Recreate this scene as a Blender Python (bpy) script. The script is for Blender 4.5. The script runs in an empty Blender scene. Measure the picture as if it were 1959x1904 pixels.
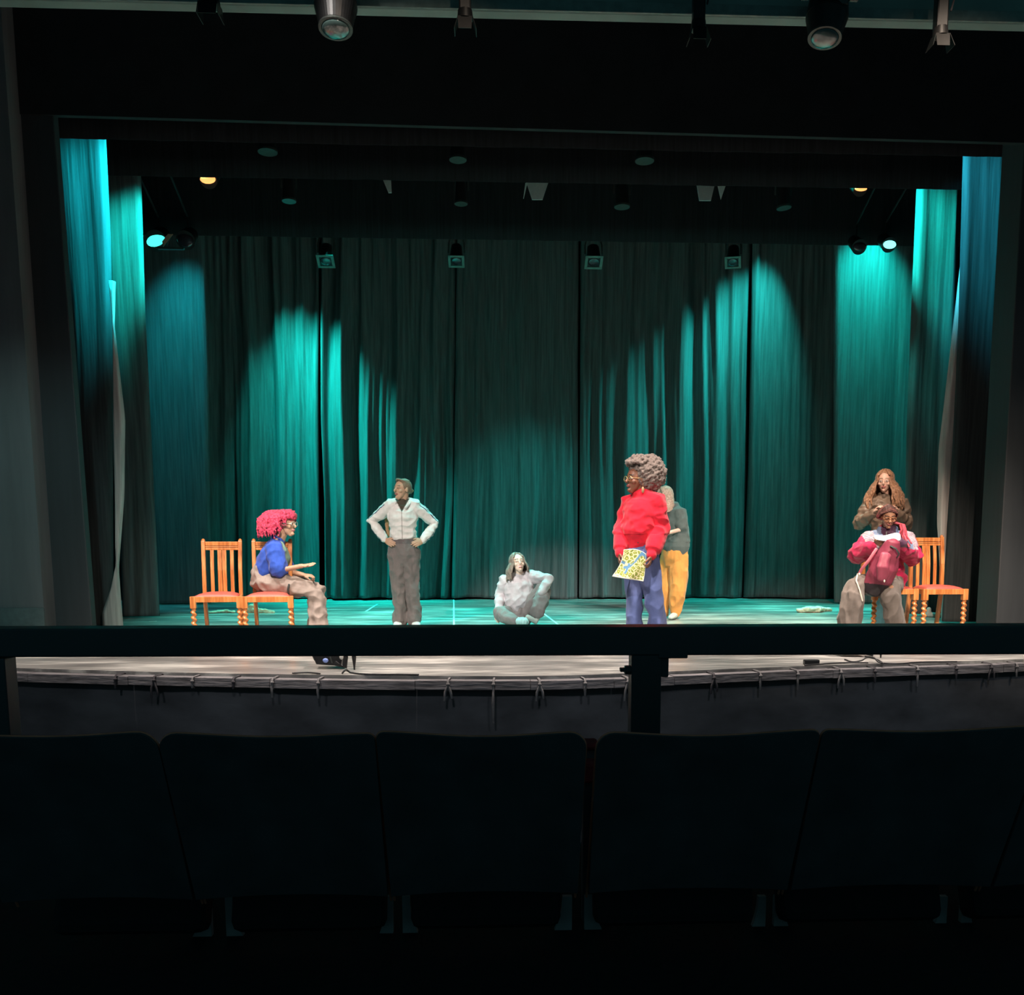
import bpy, bmesh, math, random
import numpy as np
from mathutils import Vector, Matrix, Euler, noise
random.seed(7)
S = bpy.context.scene
C = S.collection
R = math.radians
PI = math.pi
# ------------------------------------------------------------------ camera
F, PX, PY, YH = 1900.0, 1040.0, 1300.0, 1030.0
EYE = Vector((0, 0, 1.0))
TH = math.atan((PY - YH) / F)
YAW = R(-2.65)
cam = bpy.data.cameras.new('camera')
cam.sensor_fit = 'HORIZONTAL'; cam.sensor_width = 36; cam.lens = 36 * F / 1959
cam.shift_x = -(PX - 979.5) / 1959; cam.shift_y = (PY - 952) / 1959
cam.clip_start = .02; cam.clip_end = 100
co = bpy.data.objects.new('camera', cam); C.objects.link(co)
co.location = EYE; co.rotation_euler = (PI / 2 - TH, 0, YAW)
S.camera = co
RM = Euler((PI / 2 - TH, 0, YAW)).to_matrix()
def ray(px, py): return RM @ Vector(((px - PX) / F, -(py - PY) / F, -1))
def at(px, py, Y):
    d = ray(px, py); return EYE + d * (Y / d.y)
def flo(px, py, z=0.0):
    d = ray(px, py); return EYE + d * ((z - 1.0) / d.z)
# ------------------------------------------------------------------ world and exposure
W = bpy.data.worlds.new('world'); S.world = W; W.use_nodes = True
W.node_tree.nodes['Background'].inputs[0].default_value = (.006, .017, .020, 1)
W.node_tree.nodes['Background'].inputs[1].default_value = 2.8
S.view_settings.view_transform = 'Standard'; S.view_settings.look = 'None'
S.view_settings.exposure = 0.0; S.view_settings.gamma = 1.0
S.view_settings.use_curve_mapping = False
S.cycles.use_denoising = True
S.cycles.max_bounces = 5
S.cycles.sample_clamp_indirect = 3.0
# ------------------------------------------------------------------ lamps' light
TEAL = (.01, .95, .80); TEAL2 = (.02, .70, .62); BLUE = (.02, .48, .72); WARM = (1, .80, .62); WHITE = (1, .93, .86)
def spot(name, loc, tgt, size, w, col, blend=.6, rad=.06):
    l = bpy.data.lights.new(name, 'SPOT'); l.energy = w; l.color = col
    l.spot_size = R(size); l.spot_blend = blend; l.shadow_soft_size = rad
    o = bpy.data.objects.new(name, l); C.objects.link(o)
    if isinstance(loc, tuple): loc = Vector((loc[0] + .0926 * loc[1], loc[1], loc[2]))
    if isinstance(tgt, tuple): tgt = Vector((tgt[0] + .0926 * tgt[1], tgt[1], tgt[2]))
    o.location = loc
    o.rotation_euler = (Vector(tgt) - loc).to_track_quat('-Z', 'Y').to_euler()
    return o
# front of house lamps: a key for each player from the left, softer fill from the right
for tx, ty, tz, sz, w in ((-3.0, 9.4, .8, 20, 2300), (-2.08, 11.3, .95, 16, 3300), (-.8, 11.4, .5, 12, 3000), (.5, 9.2, 1.1, 18, 2100), (1.05, 12.2, .95, 11, 1100), (2.9, 9.9, 1.15, 22, 2700), (3.7, 9.5, .6, 14, 1300)):
    spot('spot_key', ({-3.0: -1.0, .5: -2.6}.get(tx, tx * .6 - 3.2 if tx < 2.5 else tx * .6 + .2), 2.7, 5.5), (tx, ty, tz), sz, w, WARM if abs(tx) > 2.5 else ((.92, 1, .97) if tx == -.8 else WHITE), .7, .05)
for x, tx in ((4.8, 3.4), (3.6, .9), (.6, -2.6)):
    spot('spot_fill', (x, 2.7, 5.4), (tx, 9.6, .7), 32, 650, WARM, .8, .10)
spot('spot_key_rear', (4.6, 3.2, 5.2), (1.08, 12.2, 1.15), 14, 4200, WHITE, .7)  # unseen front lamp added to reach the player behind the red sweatshirt
for x, tx in ((-3.8, -3.4), (-1.2, -1.1), (1.4, 1.3), (4.0, 3.9)):
    spot('spot_apron', (x, 6.95 + max(0, x) * .16, 6.3), (tx, 7.9 + max(0, x) * .12, 0), 50, 2000, (1, .87, .78), .7, .1)  # unseen steep lamps added to brighten the front of the stage floor
    spot('spot_skirt', (x, 2.9, 3.6), (tx, 7.2, -.25), 52, 130, (.85, .9, 1), .8, .1)  # unseen fill lamps added to lift the skirt cloth
# teal wash over the upstage floor
for x in (-3.6, -1.5, 2.6, 4.3):
    spot('spot_wash', (x, 13.7, 5.35), (x * .9, 12.6, 0), 56, 2200 if x < 0 else 1400, (.06, .92, .80), .8, .12)
    spot('spot_wash', (x, 15.0, 5.8), (x * .9, 14.7, 0), 34, 650, TEAL, .8, .12)
spot('spot_wash_low', (-.8, 11.2, 6.3), (-.9, 11.9, 0), 50, 900, (.10, .9, .8), .8)
spot('spot_floor', (2.2, 8.8, 6.2), (1.8, 10.9, 0), 40, 3600, WARM, .9, .1)
spot('spot_floor', (-.6, 8.8, 6.2), (-.6, 10.7, 0), 36, 800, WHITE, .9, .1)
spot('spot_floor', (-3.6, 8.8, 6.2), (-3.5, 10.2, 0), 36, 700, WARM, .9, .1)
spot('spot_wall_left', (-3.2, 5.5, 4.4), (-5.5, 10.1, .5), 44, 300, (.5, .97, .93), .9)
spot('spot_spill_left', (-1.5, 4.5, 3.6), (-5.35, 11.6, 1.9), 22, 55, (1, .86, .8), .9)  # unseen lamp added to bring up the grey lining, like stray front light
spot('spot_spill_right', (1.5, 4.5, 3.6), (5.0, 11.4, 1.9), 24, 50, (1, .86, .8), .9)  # unseen lamp added to bring up the grey strips on the right
spot('spot_cloth', (-2, 3.2, 5.2), (-3.25, 13.3, 0), 8, 1500, WARM, .6)  # narrow unseen lamp added to warm the pale cloths at left
spot('spot_cloth', (1.5, 3.2, 5.2), (2.85, 13.3, 0), 7, 1500, WARM, .6)  # narrow unseen lamp added to warm the folded cloth at right
# side light raking the backdrop
def L_(px, py, Y): return at(px, py, Y)
spot('spot_backdrop_left', L_(500, 380, 15.5), at(605, 880, 16.3), 50, 2600, TEAL, 1, .05)
spot('spot_backdrop_left', L_(480, 380, 15.5), at(700, 1010, 16.3), 44, 2300, TEAL, 1, .05)
spot('spot_backdrop_right', L_(1500, 330, 15.5), at(1415, 690, 16.3), 50, 2100, TEAL2, 1, .05)
spot('spot_backdrop_right', L_(1540, 360, 15.5), at(1260, 830, 16.3), 42, 1400, TEAL2, 1, .05)
spot('spot_backdrop_centre', at(1130, 430, 13.6), at(980, 1060, 16.2), 46, 800, TEAL2, 1, .05)
# legs
spot('spot_leg', at(470, 150, 10.95), at(175, 420, 11.35), 50, 5000, (.01, .85, .95), .9)
spot('spot_leg', at(430, 225, 12.33), at(246, 455, 12.6), 44, 2300, TEAL, .9)
spot('spot_leg', at(290, 320, 14.46), at(372, 730, 15.1), 60, 700, (.01, .75, .85), 1)
spot('spot_leg', at(1700, 330, 14.46), at(1640, 720, 15.05), 66, 1150, TEAL, 1)
spot('spot_leg', at(1600, 235, 12.33), at(1785, 500, 12.75), 56, 1900, TEAL, .9)
spot('spot_leg', at(1620, 150, 10.95), at(1885, 420, 11.5), 50, 1800, (.03, .6, .8), .9)
# ------------------------------------------------------------------ materials
MATS = {}
def nt(name):
    m = bpy.data.materials.new(name); m.use_nodes = True
    return m, m.node_tree, m.node_tree.nodes['Principled BSDF']
def noise_node(T, scale, detail=3, coord='Object', sc=(1, 1, 1)):
    tc = T.nodes.new('ShaderNodeTexCoord'); mp = T.nodes.new('ShaderNodeMapping'); n = T.nodes.new('ShaderNodeTexNoise')
    mp.inputs['Scale'].default_value = sc
    T.links.new(tc.outputs[coord], mp.inputs[0]); T.links.new(mp.outputs[0], n.inputs['Vector'])
    n.inputs['Scale'].default_value = scale; n.inputs['Detail'].default_value = detail
    return n
def ramp(T, src, stops):
    r = T.nodes.new('ShaderNodeValToRGB')
    el = r.color_ramp.elements
    while len(el) < len(stops): el.new(.5)
    for e, (p, c) in zip(el, stops): e.position = p; e.color = (*c, 1)
    T.links.new(src, r.inputs[0]); return r
def mat(name, col, rough=.7, metal=0, var=.15, scale=20, sc=(1, 1, 1), bump=0, sheen=0, coat=0, attr=False, spec=.5, bdist=.01):
    if name in MATS: return MATS[name]
    m, T, b = nt(name)
    n = noise_node(T, scale, 4, sc=sc)
    lo = tuple(max(0, c * (1 - var)) for c in col); hi = tuple(min(1, c * (1 + var)) for c in col)
    r = ramp(T, n.outputs['Fac'], [(.3, lo), (.7, hi)])
    out = r.outputs[0]
    if attr:
        a = T.nodes.new('ShaderNodeVertexColor'); a.layer_name = 'col'
        mx = T.nodes.new('ShaderNodeMix'); mx.data_type = 'RGBA'; mx.blend_type = 'MULTIPLY'; mx.inputs[0].default_value = 1
        T.links.new(out, mx.inputs[6]); T.links.new(a.outputs[0], mx.inputs[7]); out = mx.outputs[2]
    T.links.new(out, b.inputs['Base Color'])
    b.inputs['Roughness'].default_value = rough; b.inputs['Metallic'].default_value = metal
    b.inputs['Specular IOR Level'].default_value = spec
    if sheen: b.inputs['Sheen Weight'].default_value = sheen
    if coat: b.inputs['Coat Weight'].default_value = coat; b.inputs['Coat Roughness'].default_value = .15
    if bump:
        bp = T.nodes.new('ShaderNodeBump'); bp.inputs['Strength'].default_value = bump; bp.inputs['Distance'].default_value = bdist
        T.links.new(n.outputs['Fac'], bp.inputs['Height']); T.links.new(bp.outputs[0], b.inputs['Normal'])
    MATS[name] = m
    return m
def emit(name, col, st):
    if name in MATS: return MATS[name]
    m, T, b = nt(name)
    b.inputs['Base Color'].default_value = (*col, 1)
    b.inputs['Emission Color'].default_value = (*col, 1); b.inputs['Emission Strength'].default_value = st
    MATS[name] = m; return m
# ------------------------------------------------------------------ mesh helpers
def frame(d, side=None):
    d = Vector(d).normalized()
    s = Vector(side) if side is not None else Vector((1, 0, 0))
    s = s - d * s.dot(d)
    if s.length < 1e-4:
        s = Vector((0, 1, 0)) - d * d.y
        if s.length < 1e-4: s = Vector((1, 0, 0))
    s.normalize(); return s, d.cross(s), d
class MB:
    def __init__(self): self.v = []; self.f = []
    def tube(self, pts, rad, n=12, side=None, cap=True, round_=True):
        pts = [Vector(p) for p in pts]
        if not isinstance(rad, (list, tuple)) or (isinstance(rad, tuple)): rad = [rad] * len(pts)
        rad = [(r, r) if not isinstance(r, tuple) else r for r in rad]
        if cap and round_:
            d0 = (pts[0] - pts[1]).normalized(); d1 = (pts[-1] - pts[-2]).normalized()
            m0 = min(rad[0]); m1 = min(rad[-1])
            pts = [pts[0] + d0 * m0 * .95, pts[0] + d0 * m0 * .6] + pts + [pts[-1] + d1 * m1 * .6, pts[-1] + d1 * m1 * .95]
            rad = [(rad[0][0] * .3, rad[0][1] * .3), (rad[0][0] * .8, rad[0][1] * .8)] + rad + [(rad[-1][0] * .8, rad[-1][1] * .8), (rad[-1][0] * .3, rad[-1][1] * .3)]
        b = len(self.v); prev = side
        for i, p in enumerate(pts):
            a = pts[max(0, i - 1)]; c = pts[min(len(pts) - 1, i + 1)]
            s, t, d = frame(c - a, prev)
            prev = s if side is None else side
            for k in range(n):
                an = 2 * PI * k / n
                self.v.append(p + s * math.cos(an) * rad[i][0] + t * math.sin(an) * rad[i][1])
        for i in range(len(pts) - 1):
            for k in range(n):
                k2 = (k + 1) % n
                self.f.append((b + i * n + k, b + i * n + k2, b + (i + 1) * n + k2, b + (i + 1) * n + k))
        if cap:
            self.f.append(tuple(b + k for k in reversed(range(n))))
            self.f.append(tuple(b + (len(pts) - 1) * n + k for k in range(n)))
        return self
    def ell(self, c, r, rot=None, n=14, m=9):
        c = Vector(c); b = len(self.v); rot = rot or Matrix.Identity(3)
        for i in range(1, m):
            a = PI * i / m
            for k in range(n):
                an = 2 * PI * k / n
                self.v.append(c + rot @ Vector((r[0] * math.sin(a) * math.cos(an), r[1] * math.sin(a) * math.sin(an), r[2] * math.cos(a))))
        t = len(self.v); self.v.append(c + rot @ Vector((0, 0, r[2]))); self.v.append(c + rot @ Vector((0, 0, -r[2])))
        for i in range(m - 2):
            for k in range(n):
                k2 = (k + 1) % n
                self.f.append((b + i * n + k, b + (i + 1) * n + k, b + (i + 1) * n + k2, b + i * n + k2))
        for k in range(n):
            k2 = (k + 1) % n
            self.f.append((t, b + k, b + k2)); self.f.append((t + 1, b + (m - 2) * n + k2, b + (m - 2) * n + k))
        return self
    def box(self, c, s, rot=None, taper=1.0, shx=0, shy=0):
        c = Vector(c); rot = rot or Matrix.Identity(3); b = len(self.v)
        for z in (-1, 1):
            k = taper if z > 0 else 1
            for x, y in ((-1, -1), (1, -1), (1, 1), (-1, 1)):
                self.v.append(c + rot @ Vector((x * s[0] / 2 * k + (shx if z > 0 else 0), y * s[1] / 2 * k + (shy if z > 0 else 0), z * s[2] / 2)))
        self.f += [tuple(b + i for i in q) for q in ((3, 2, 1, 0), (4, 5, 6, 7), (0, 1, 5, 4), (1, 2, 6, 5), (2, 3, 7, 6), (3, 0, 4, 7))]
        return self
    def prism(self, poly, axis, length):          # poly: 3D points, extruded along axis*length
        b = len(self.v); n = len(poly); ax = Vector(axis) * length
        for p in poly: self.v.append(Vector(p))
        for p in poly: self.v.append(Vector(p) + ax)
        self.f.append(tuple(b + i for i in reversed(range(n)))); self.f.append(tuple(b + n + i for i in range(n)))
        for i in range(n):
            j = (i + 1) % n; self.f.append((b + i, b + j, b + n + j, b + n + i))
        return self
def mkmesh(name, v, f, smooth=False):
    me = bpy.data.meshes.new(name); me.from_pydata([tuple(p) for p in v], [], f)
    bm = bmesh.new(); bm.from_mesh(me); bmesh.ops.recalc_face_normals(bm, faces=bm.faces); bm.to_mesh(me); bm.free()
    if smooth: me.polygons.foreach_set('use_smooth', [True] * len(me.polygons))
    return me
def wloc(o):
    p = Vector((0, 0, 0))
    while o is not None: p += o.location; o = o.parent
    return p
def link(name, me, m, parent=None, world=True):
    o = bpy.data.objects.new(name, me); C.objects.link(o)
    if m: me.materials.append(m)
    if parent is not None:
        if world: me.transform(Matrix.Translation(-wloc(parent)))
        o.parent = parent
    return o
def part(name, mb, m, parent=None, smooth=False, bevel=0, world=True, label=None, seg=2):
    o = link(name, mkmesh(name, mb.v, mb.f, smooth), m, parent, world)
    if bevel:
        b = o.modifiers.new('bevel', 'BEVEL'); b.width = bevel; b.segments = seg; b.limit_method = 'ANGLE'; b.angle_limit = R(40)
    if label: o['label'] = label
    return o
def tag(o, label=None, cat=None, group=None, kind=None):
    if label: o['label'] = label
    if cat: o['category'] = cat
    if group: o['group'] = group
    if kind: o['kind'] = kind
    return o
def thing(name, label, cat, loc=(0, 0, 0), group=None, rz=0):
    o = bpy.data.objects.new(name, None); C.objects.link(o); o.location = loc; o.rotation_euler.z = rz
    o.empty_display_size = .1
    return tag(o, label, cat, group)
def struct(name, mb, m, **k):
    return tag(part(name, mb, m, **k), kind='structure')
def dup(root, loc=None, rz=None, label=None, group=None):
    def cp(o, par):
        c = o.copy(); C.objects.link(c); c.parent = par
        for ch in o.children: cp(ch, c)
        return c
    r = cp(root, None)
    if loc is not None: r.location = loc
    if rz is not None: r.rotation_euler.z = rz
    if label: r['label'] = label
    if group: r['group'] = group
    return r
def blob(name, mb, m, parent, voxel=.006, smooth=3, disp=None, colf=None, label=None):
    me = mkmesh(name + '_raw', mb.v, mb.f)
    o = bpy.data.objects.new(name + '_raw', me); C.objects.link(o)
    r = o.modifiers.new('r', 'REMESH'); r.mode = 'VOXEL'; r.voxel_size = voxel
    if smooth:
        s = o.modifiers.new('s', 'SMOOTH'); s.factor = .5; s.iterations = smooth
    dg = bpy.context.evaluated_depsgraph_get()
    nm = bpy.data.meshes.new_from_object(o.evaluated_get(dg)); nm.name = name
    bpy.data.objects.remove(o); bpy.data.meshes.remove(me)
    n = len(nm.vertices)
    if disp:
        no = [Vector(v.normal) for v in nm.vertices]
        for i, v in enumerate(nm.vertices):
            d = disp(v.co)
            v.co = v.co + (no[i] * d if not isinstance(d, Vector) else d)
    if colf:
        a = nm.color_attributes.new('col', 'FLOAT_COLOR', 'POINT')
        buf = np.ones((n, 4), dtype=np.float32)
        for i, v in enumerate(nm.vertices): buf[i, :3] = colf(v.co)
        a.data.foreach_set('color', buf.ravel())
    nm.materials.clear()
    nm.polygons.foreach_set('use_smooth', [True] * len(nm.polygons))
    nm.update()
    ob = link(name, nm, m, parent)
    if label: ob['label'] = label
    return ob
def N(p, f, o=0):
    return noise.noise(Vector((p[0] * f[0] + o, p[1] * f[1] + o * 1.7, p[2] * f[2] - o)))
# ------------------------------------------------------------------ stage shell
def floor_mat():
    m, T, b = nt('stage_floor_paint')
    n1 = noise_node(T, 1.6, 6, sc=(.55, 2.4, 1)); n2 = noise_node(T, 9, 5, sc=(.35, 3.0, 1)); n3 = noise_node(T, .9, 3)
    mx = T.nodes.new('ShaderNodeMath'); mx.operation = 'MULTIPLY_ADD'; mx.inputs[1].default_value = .55
    T.links.new(n1.outputs[0], mx.inputs[0])
    m2 = T.nodes.new('ShaderNodeMath'); m2.operation = 'MULTIPLY'; m2.inputs[1].default_value = .45; T.links.new(n2.outputs[0], m2.inputs[0])
    T.links.new(m2.outputs[0], mx.inputs[2])
    r = ramp(T, mx.outputs[0], [(.40, (.13, .128, .122)), (.52, (.25, .24, .225)), (.60, (.55, .53, .49))])
    T.links.new(r.outputs[0], b.inputs['Base Color'])
    rr = ramp(T, n3.outputs[0], [(.35, (.28,) * 3), (.7, (.5,) * 3)]); T.links.new(rr.outputs[0], b.inputs['Roughness'])
    bp = T.nodes.new('ShaderNodeBump'); bp.inputs['Strength'].default_value = .15; bp.inputs['Distance'].default_value = .01
    T.links.new(n2.outputs[0], bp.inputs['Height']); T.links.new(bp.outputs[0], b.inputs['Normal'])
    return m
M_floor = floor_mat()
EDGE = [(-420, 1262), (-200, 1269), (25, 1278), (200, 1283), (380, 1287.5), (680, 1292), (900, 1293.5), (1050, 1293), (1200, 1288.5), (1300, 1284), (1580, 1273), (1850, 1264.5), (2050, 1258.5), (2300, 1252)]
def smooth_curve(P, n=8):
    out = []
    for i in range(len(P) - 1):
        p0 = P[max(i - 1, 0)]; p1 = P[i]; p2 = P[i + 1]; p3 = P[min(i + 2, len(P) - 1)]
        for k in range(n):
            t = k / n
            out.append(.5 * ((2 * p1) + (p2 - p0) * t + (2 * p0 - 5 * p1 + 4 * p2 - p3) * t * t + (3 * p1 - p0 - 3 * p2 + p3) * t ** 3))
    out.append(P[-1]); return out
EC = smooth_curve([flo(x, y) for x, y in EDGE])
def edge_y(x):
    for a, b in zip(EC[:-1], EC[1:]):
        if a.x <= x <= b.x: return a.y + (b.y - a.y) * (x - a.x) / max(1e-6, b.x - a.x)
    return EC[0].y if x < EC[0].x else EC[-1].y
def offs(d, z):          # the edge curve pushed d towards the audience
    out = []
    for i, p in enumerate(EC):
        t = EC[min(i + 1, len(EC) - 1)] - EC[max(i - 1, 0)]
        nrm = Vector((t.y, -t.x, 0)).normalized()
        q = p + nrm * d; out.append(Vector((q.x, q.y, z)))
    return out
mb = MB()
top = [Vector((p.x, p.y, 0)) for p in EC]; n = len(top)
mb.v = top + [Vector((p.x, 18.2, 0)) for p in EC] + [Vector((p.x, p.y, -.035)) for p in EC] + [Vector((p.x, 18.2, -.035)) for p in EC]
for i in range(n - 1):
    mb.f += [(i, i + 1, n + i + 1, n + i), (2 * n + i, 3 * n + i, 3 * n + i + 1, 2 * n + i + 1), (i, 2 * n + i, 2 * n + i + 1, i + 1)]
struct('floor_stage', mb, M_floor)
def ribbon(curves, closed=False):          # stitched strips between successive curves
    m_ = MB(); n = len(curves[0])
    for c in curves: m_.v += c
    K = len(curves)
    for j in range(K if closed else K - 1):
        j2 = (j + 1) % K
        for i in range(n - 1): m_.f.append((j * n + i, j * n + i + 1, j2 * n + i + 1, j2 * n + i))
    return m_
M_batten = mat('worn_batten', (.135, .125, .13), .75, var=.5, scale=9, sc=(.6, 3, 6), bump=.4)
bt = thing('stage_edge_batten', 'long worn grey timber batten curving along the front of the stage', 'batten', (0, 7, -.05))
cs = [offs(.015, -.022), offs(.115, -.022), offs(.118, -.085), offs(.015, -.085)]
# boards of the batten, end to end
bounds = [0, 18, 27, 36, 44, 54, 62, 71, 80, 90, n - 1]
for a, b_ in zip(bounds[:-1], bounds[1:]):
    g = .004
    seg = [[p.copy() for p in c[a:b_ + 1]] for c in cs]
    for c in seg: c[-1] = c[-1] + (c[-2] - c[-1]).normalized() * g
    m_ = ribbon(seg, True); k = b_ - a + 1
    m_.f += [(0, k, 2 * k, 3 * k), (k - 1, 4 * k - 1, 3 * k - 1, 2 * k - 1)]
    dz = random.uniform(-.003, .003); m_.v = [v + Vector((0, 0, dz)) for v in m_.v]
    part('board', m_, M_batten, bt)
def skirt_mat():
    return mat('skirt_cloth', (.07, .07, .075), .9, var=.35, scale=2.5, sc=(1, 1, 2), bump=.3, bdist=.03)
zs = [-.06, -.12, -.2, -.3, -.42, -.55, -.7, -.9, -1.1, -1.28]
def skc(z):
    out = []
    for p in offs(.045 + .015 * min(1, (-z - .06) * 4), z):
        w = .012 * noise.noise(Vector((p.x * 2.2, z * 3, 4))) + .006 * noise.noise(Vector((p.x * 6 + z * 4, z * 5, 1)))
        out.append(p + Vector((0, w, 0)))
    return out
sk = part('stage_skirt', ribbon([skc(z) for z in zs]), skirt_mat(), smooth=True)
tag(sk, 'dark grey cloth skirt hanging below the front edge of the stage', 'skirt')
# ties along the batten
M_tie = mat('tie_cloth', (.045, .04, .045), .9, var=.3); M_tie2 = mat('tie_pale', (.16, .15, .15), .9, var=.3)
def on_edge(px):
    best = min(range(len(EC)), key=lambda i: abs(proj(EC[i])[0] - px)); return best
def proj(p):
    q = RM.transposed() @ (Vector(p) - EYE)
    return PX + F * q.x / -q.z, PY - F * q.y / -q.z
ties = [(240, .07, 0, 1), (312, .13, 0, 2), (383, .05, 1, 1), (460, .05, 0, 1), (533, .11, 1, 1), (619, .11, 1, 1), (861, .12, 1, 2), (946, .28, 1, 1), (1029, .12, 1, 2), (1111, .09, 1, 1), (1190, .14, 1, 2),
        (1352, .12, 0, 2), (1440, .11, 1, 1), (1511, .12, 1, 1), (1593, .12, 1, 2), (1658, .09, 0, 1), (1739, .13, 1, 1), (1812, .08, 0, 1), (1878, .1, 0, 2), (1926, .08, 1, 1)]
for px, L, pale, tails in ties:
    i = on_edge(px); a = EC[i]; b_ = EC[min(i + 1, n - 1)]; tt = 0
    xa, xb = proj(a)[0], proj(b_)[0]
    if abs(xb - xa) > 1: tt = max(-1, min(1, (px - xa) / (xb - xa)))
    c = a.lerp(b_, tt); T_ = (b_ - a).normalized() if (b_ - a).length > 0 else Vector((1, 0, 0)); No = Vector((T_.y, -T_.x, 0))
    m_ = MB(); w = .009
    loop = [(.006, -.018), (.02, -.012), (.120, -.013), (.130, -.03), (.130, -.088), (.11, -.098)]
    m_.tube([c + No * u + Vector((0, 0, z)) for u, z in loop], [(w, .004)] * 6, 8, side=T_)
    m_.ell(c + No * .132 + Vector((0, 0, -.045)), (.014, .01, .013))
    for k in range(tails):
        s = (-1 if k == 0 else 1) * (1 if tails == 2 else .2)
        m_.tube([c + No * .134 + Vector((0, 0, -.045)), c + No * .137 + T_ * s * .02 + Vector((0, 0, -.045 - L * .45)), c + No * .134 + T_ * s * (.026 if tails == 2 else .01) + Vector((0, 0, -.045 - L * (1 if k == 0 else .85)))],
                [(.006, .003), (.009, .003), (.008, .003)], 8, side=T_)
    lab = 'cloth tie on the stage edge batten, '
    where = {240: 'leftmost dark tie, short', 312: 'bulky dark tie left of the seat gap', 383: 'small pale stub on the left', 460: 'short dark one left of centre', 533: 'pale single tail above the second seat', 619: 'pale tail just left of the floor lamp', 861: 'pale pair of tails left of the longest tie',
             946: 'longest tie, hanging far down the skirt', 1029: 'pale pair of tails right of the longest tie', 1111: 'thin pale strip left of the rail post', 1190: 'last one left of the rail post', 1352: 'first one right of the rail post', 1440: 'second one right of the rail post', 1511: 'third one right of the rail post',
             1593: 'pair of tails left of the cable tangle', 1658: 'short dark one under the cable tangle', 1739: 'long pale string on the right', 1812: 'short dark one near the right end', 1878: 'dark pair of tails near the right end', 1926: 'rightmost pale one'}[px]
    tag(part('cloth_tie', m_, M_tie2 if pale else M_tie, smooth=True), lab + where, 'tie', 'cloth ties along the stage edge')
# auditorium floors
M_aud = mat('auditorium_carpet', (.012, .014, .016), .95, var=.3, scale=40)
struct('floor_pit', MB().box((0, 6.0, -1.32), (22, 4.6, .06)), M_aud)
struct('floor_balcony', MB().box((0, .4, -.24), (14, 6.9, .06)), M_aud)
struct('wall_pit', MB().box((0, 8.6, -.7), (22, .1, 1.2)), mat('black_paint', (.012, .013, .014), .8))
# black shell of the stage house
M_black = mat('black_masonry', (.010, .012, .014), .9, var=.3, scale=4)
struct('wall_back', MB().box((0, 18.2, 3.6), (22, .2, 7.4)), M_black)
struct('wall_stage_left', MB().box((-8.6, 14.3, 3.6), (.2, 8, 7.4)), M_black)
struct('wall_stage_right', MB().box((10.6, 14.3, 3.6), (.2, 8, 7.4)), M_black)
struct('ceiling', MB().box((0, 9.5, 7.35), (22, 18, .12)), M_black)
# proscenium : pillars, header, side walls
YP = 10.2
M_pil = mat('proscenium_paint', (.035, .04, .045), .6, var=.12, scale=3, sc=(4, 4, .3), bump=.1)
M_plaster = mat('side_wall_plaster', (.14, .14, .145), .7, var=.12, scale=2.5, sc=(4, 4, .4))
def xs_at(Y, a, b):          # a straight edge seen from a to b, as two world points in the plane y=Y
    return at(*a, Y), at(*b, Y)
def slab(name, Y, pl, pr, thick, m, z0=None, z1=None, back=0):
    (lb, lt), (rb, rt) = pl, pr
    A, B = at(*lb, Y), at(*lt, Y); D, E = at(*rb, Y), at(*rt, Y)
    def ext(P, Q, z): t = (z - P.z) / (Q.z - P.z); return P + (Q - P) * t
    q = [ext(A, B, z0), ext(D, E, z0), ext(D, E, z1), ext(A, B, z1)]
    return MB().prism([(p.x, Y, p.z) for p in q], (0, 1, 0), thick)
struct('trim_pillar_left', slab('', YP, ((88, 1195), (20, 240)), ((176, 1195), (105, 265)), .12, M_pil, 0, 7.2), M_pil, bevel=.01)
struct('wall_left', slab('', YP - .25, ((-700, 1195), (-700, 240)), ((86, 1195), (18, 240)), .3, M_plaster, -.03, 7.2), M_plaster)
xl = at(0, 1180, YP - .27)
a, b_ = at(-700, 1166, YP - .27), at(84, 1165, YP - .27)
struct('baseboard_left', MB().prism([(a.x, YP - .28, 0), (b_.x, YP - .28, 0), (b_.x, YP - .28, a.z), (a.x, YP - .28, a.z)], (0, 1, 0), .03), mat('baseboard_paint', (.10, .13, .13), .55), bevel=.005)
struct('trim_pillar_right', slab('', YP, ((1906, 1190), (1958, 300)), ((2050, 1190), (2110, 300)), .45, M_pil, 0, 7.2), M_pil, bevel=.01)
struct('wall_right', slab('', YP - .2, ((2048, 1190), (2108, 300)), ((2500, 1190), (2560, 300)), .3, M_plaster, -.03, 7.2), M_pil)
# the warm grey return behind the right pillar
M_jamb = mat('jamb_paint', (.3, .27, .26), .8, var=.1, scale=3)
struct('trim_jamb_right', slab('', YP + .5, ((1880, 1190), (1932, 300)), ((1912, 1190), (1975, 300)), .06, M_jamb, 0, 6.0), M_jamb)
# header above the opening
zh = at(980, 262, YP).z
hA, hB = at(-60, 235, YP + .1), at(2050, 320, YP + .1)
mbh = MB().prism([(hA.x, YP - .02, zh + .12), (hB.x, YP - .02, zh + .02), (hB.x, YP - .02, 7.25), (hA.x, YP - .02, 7.25)], (0, 1, 0), .06)
struct('wall_proscenium', mbh, M_black)
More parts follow.
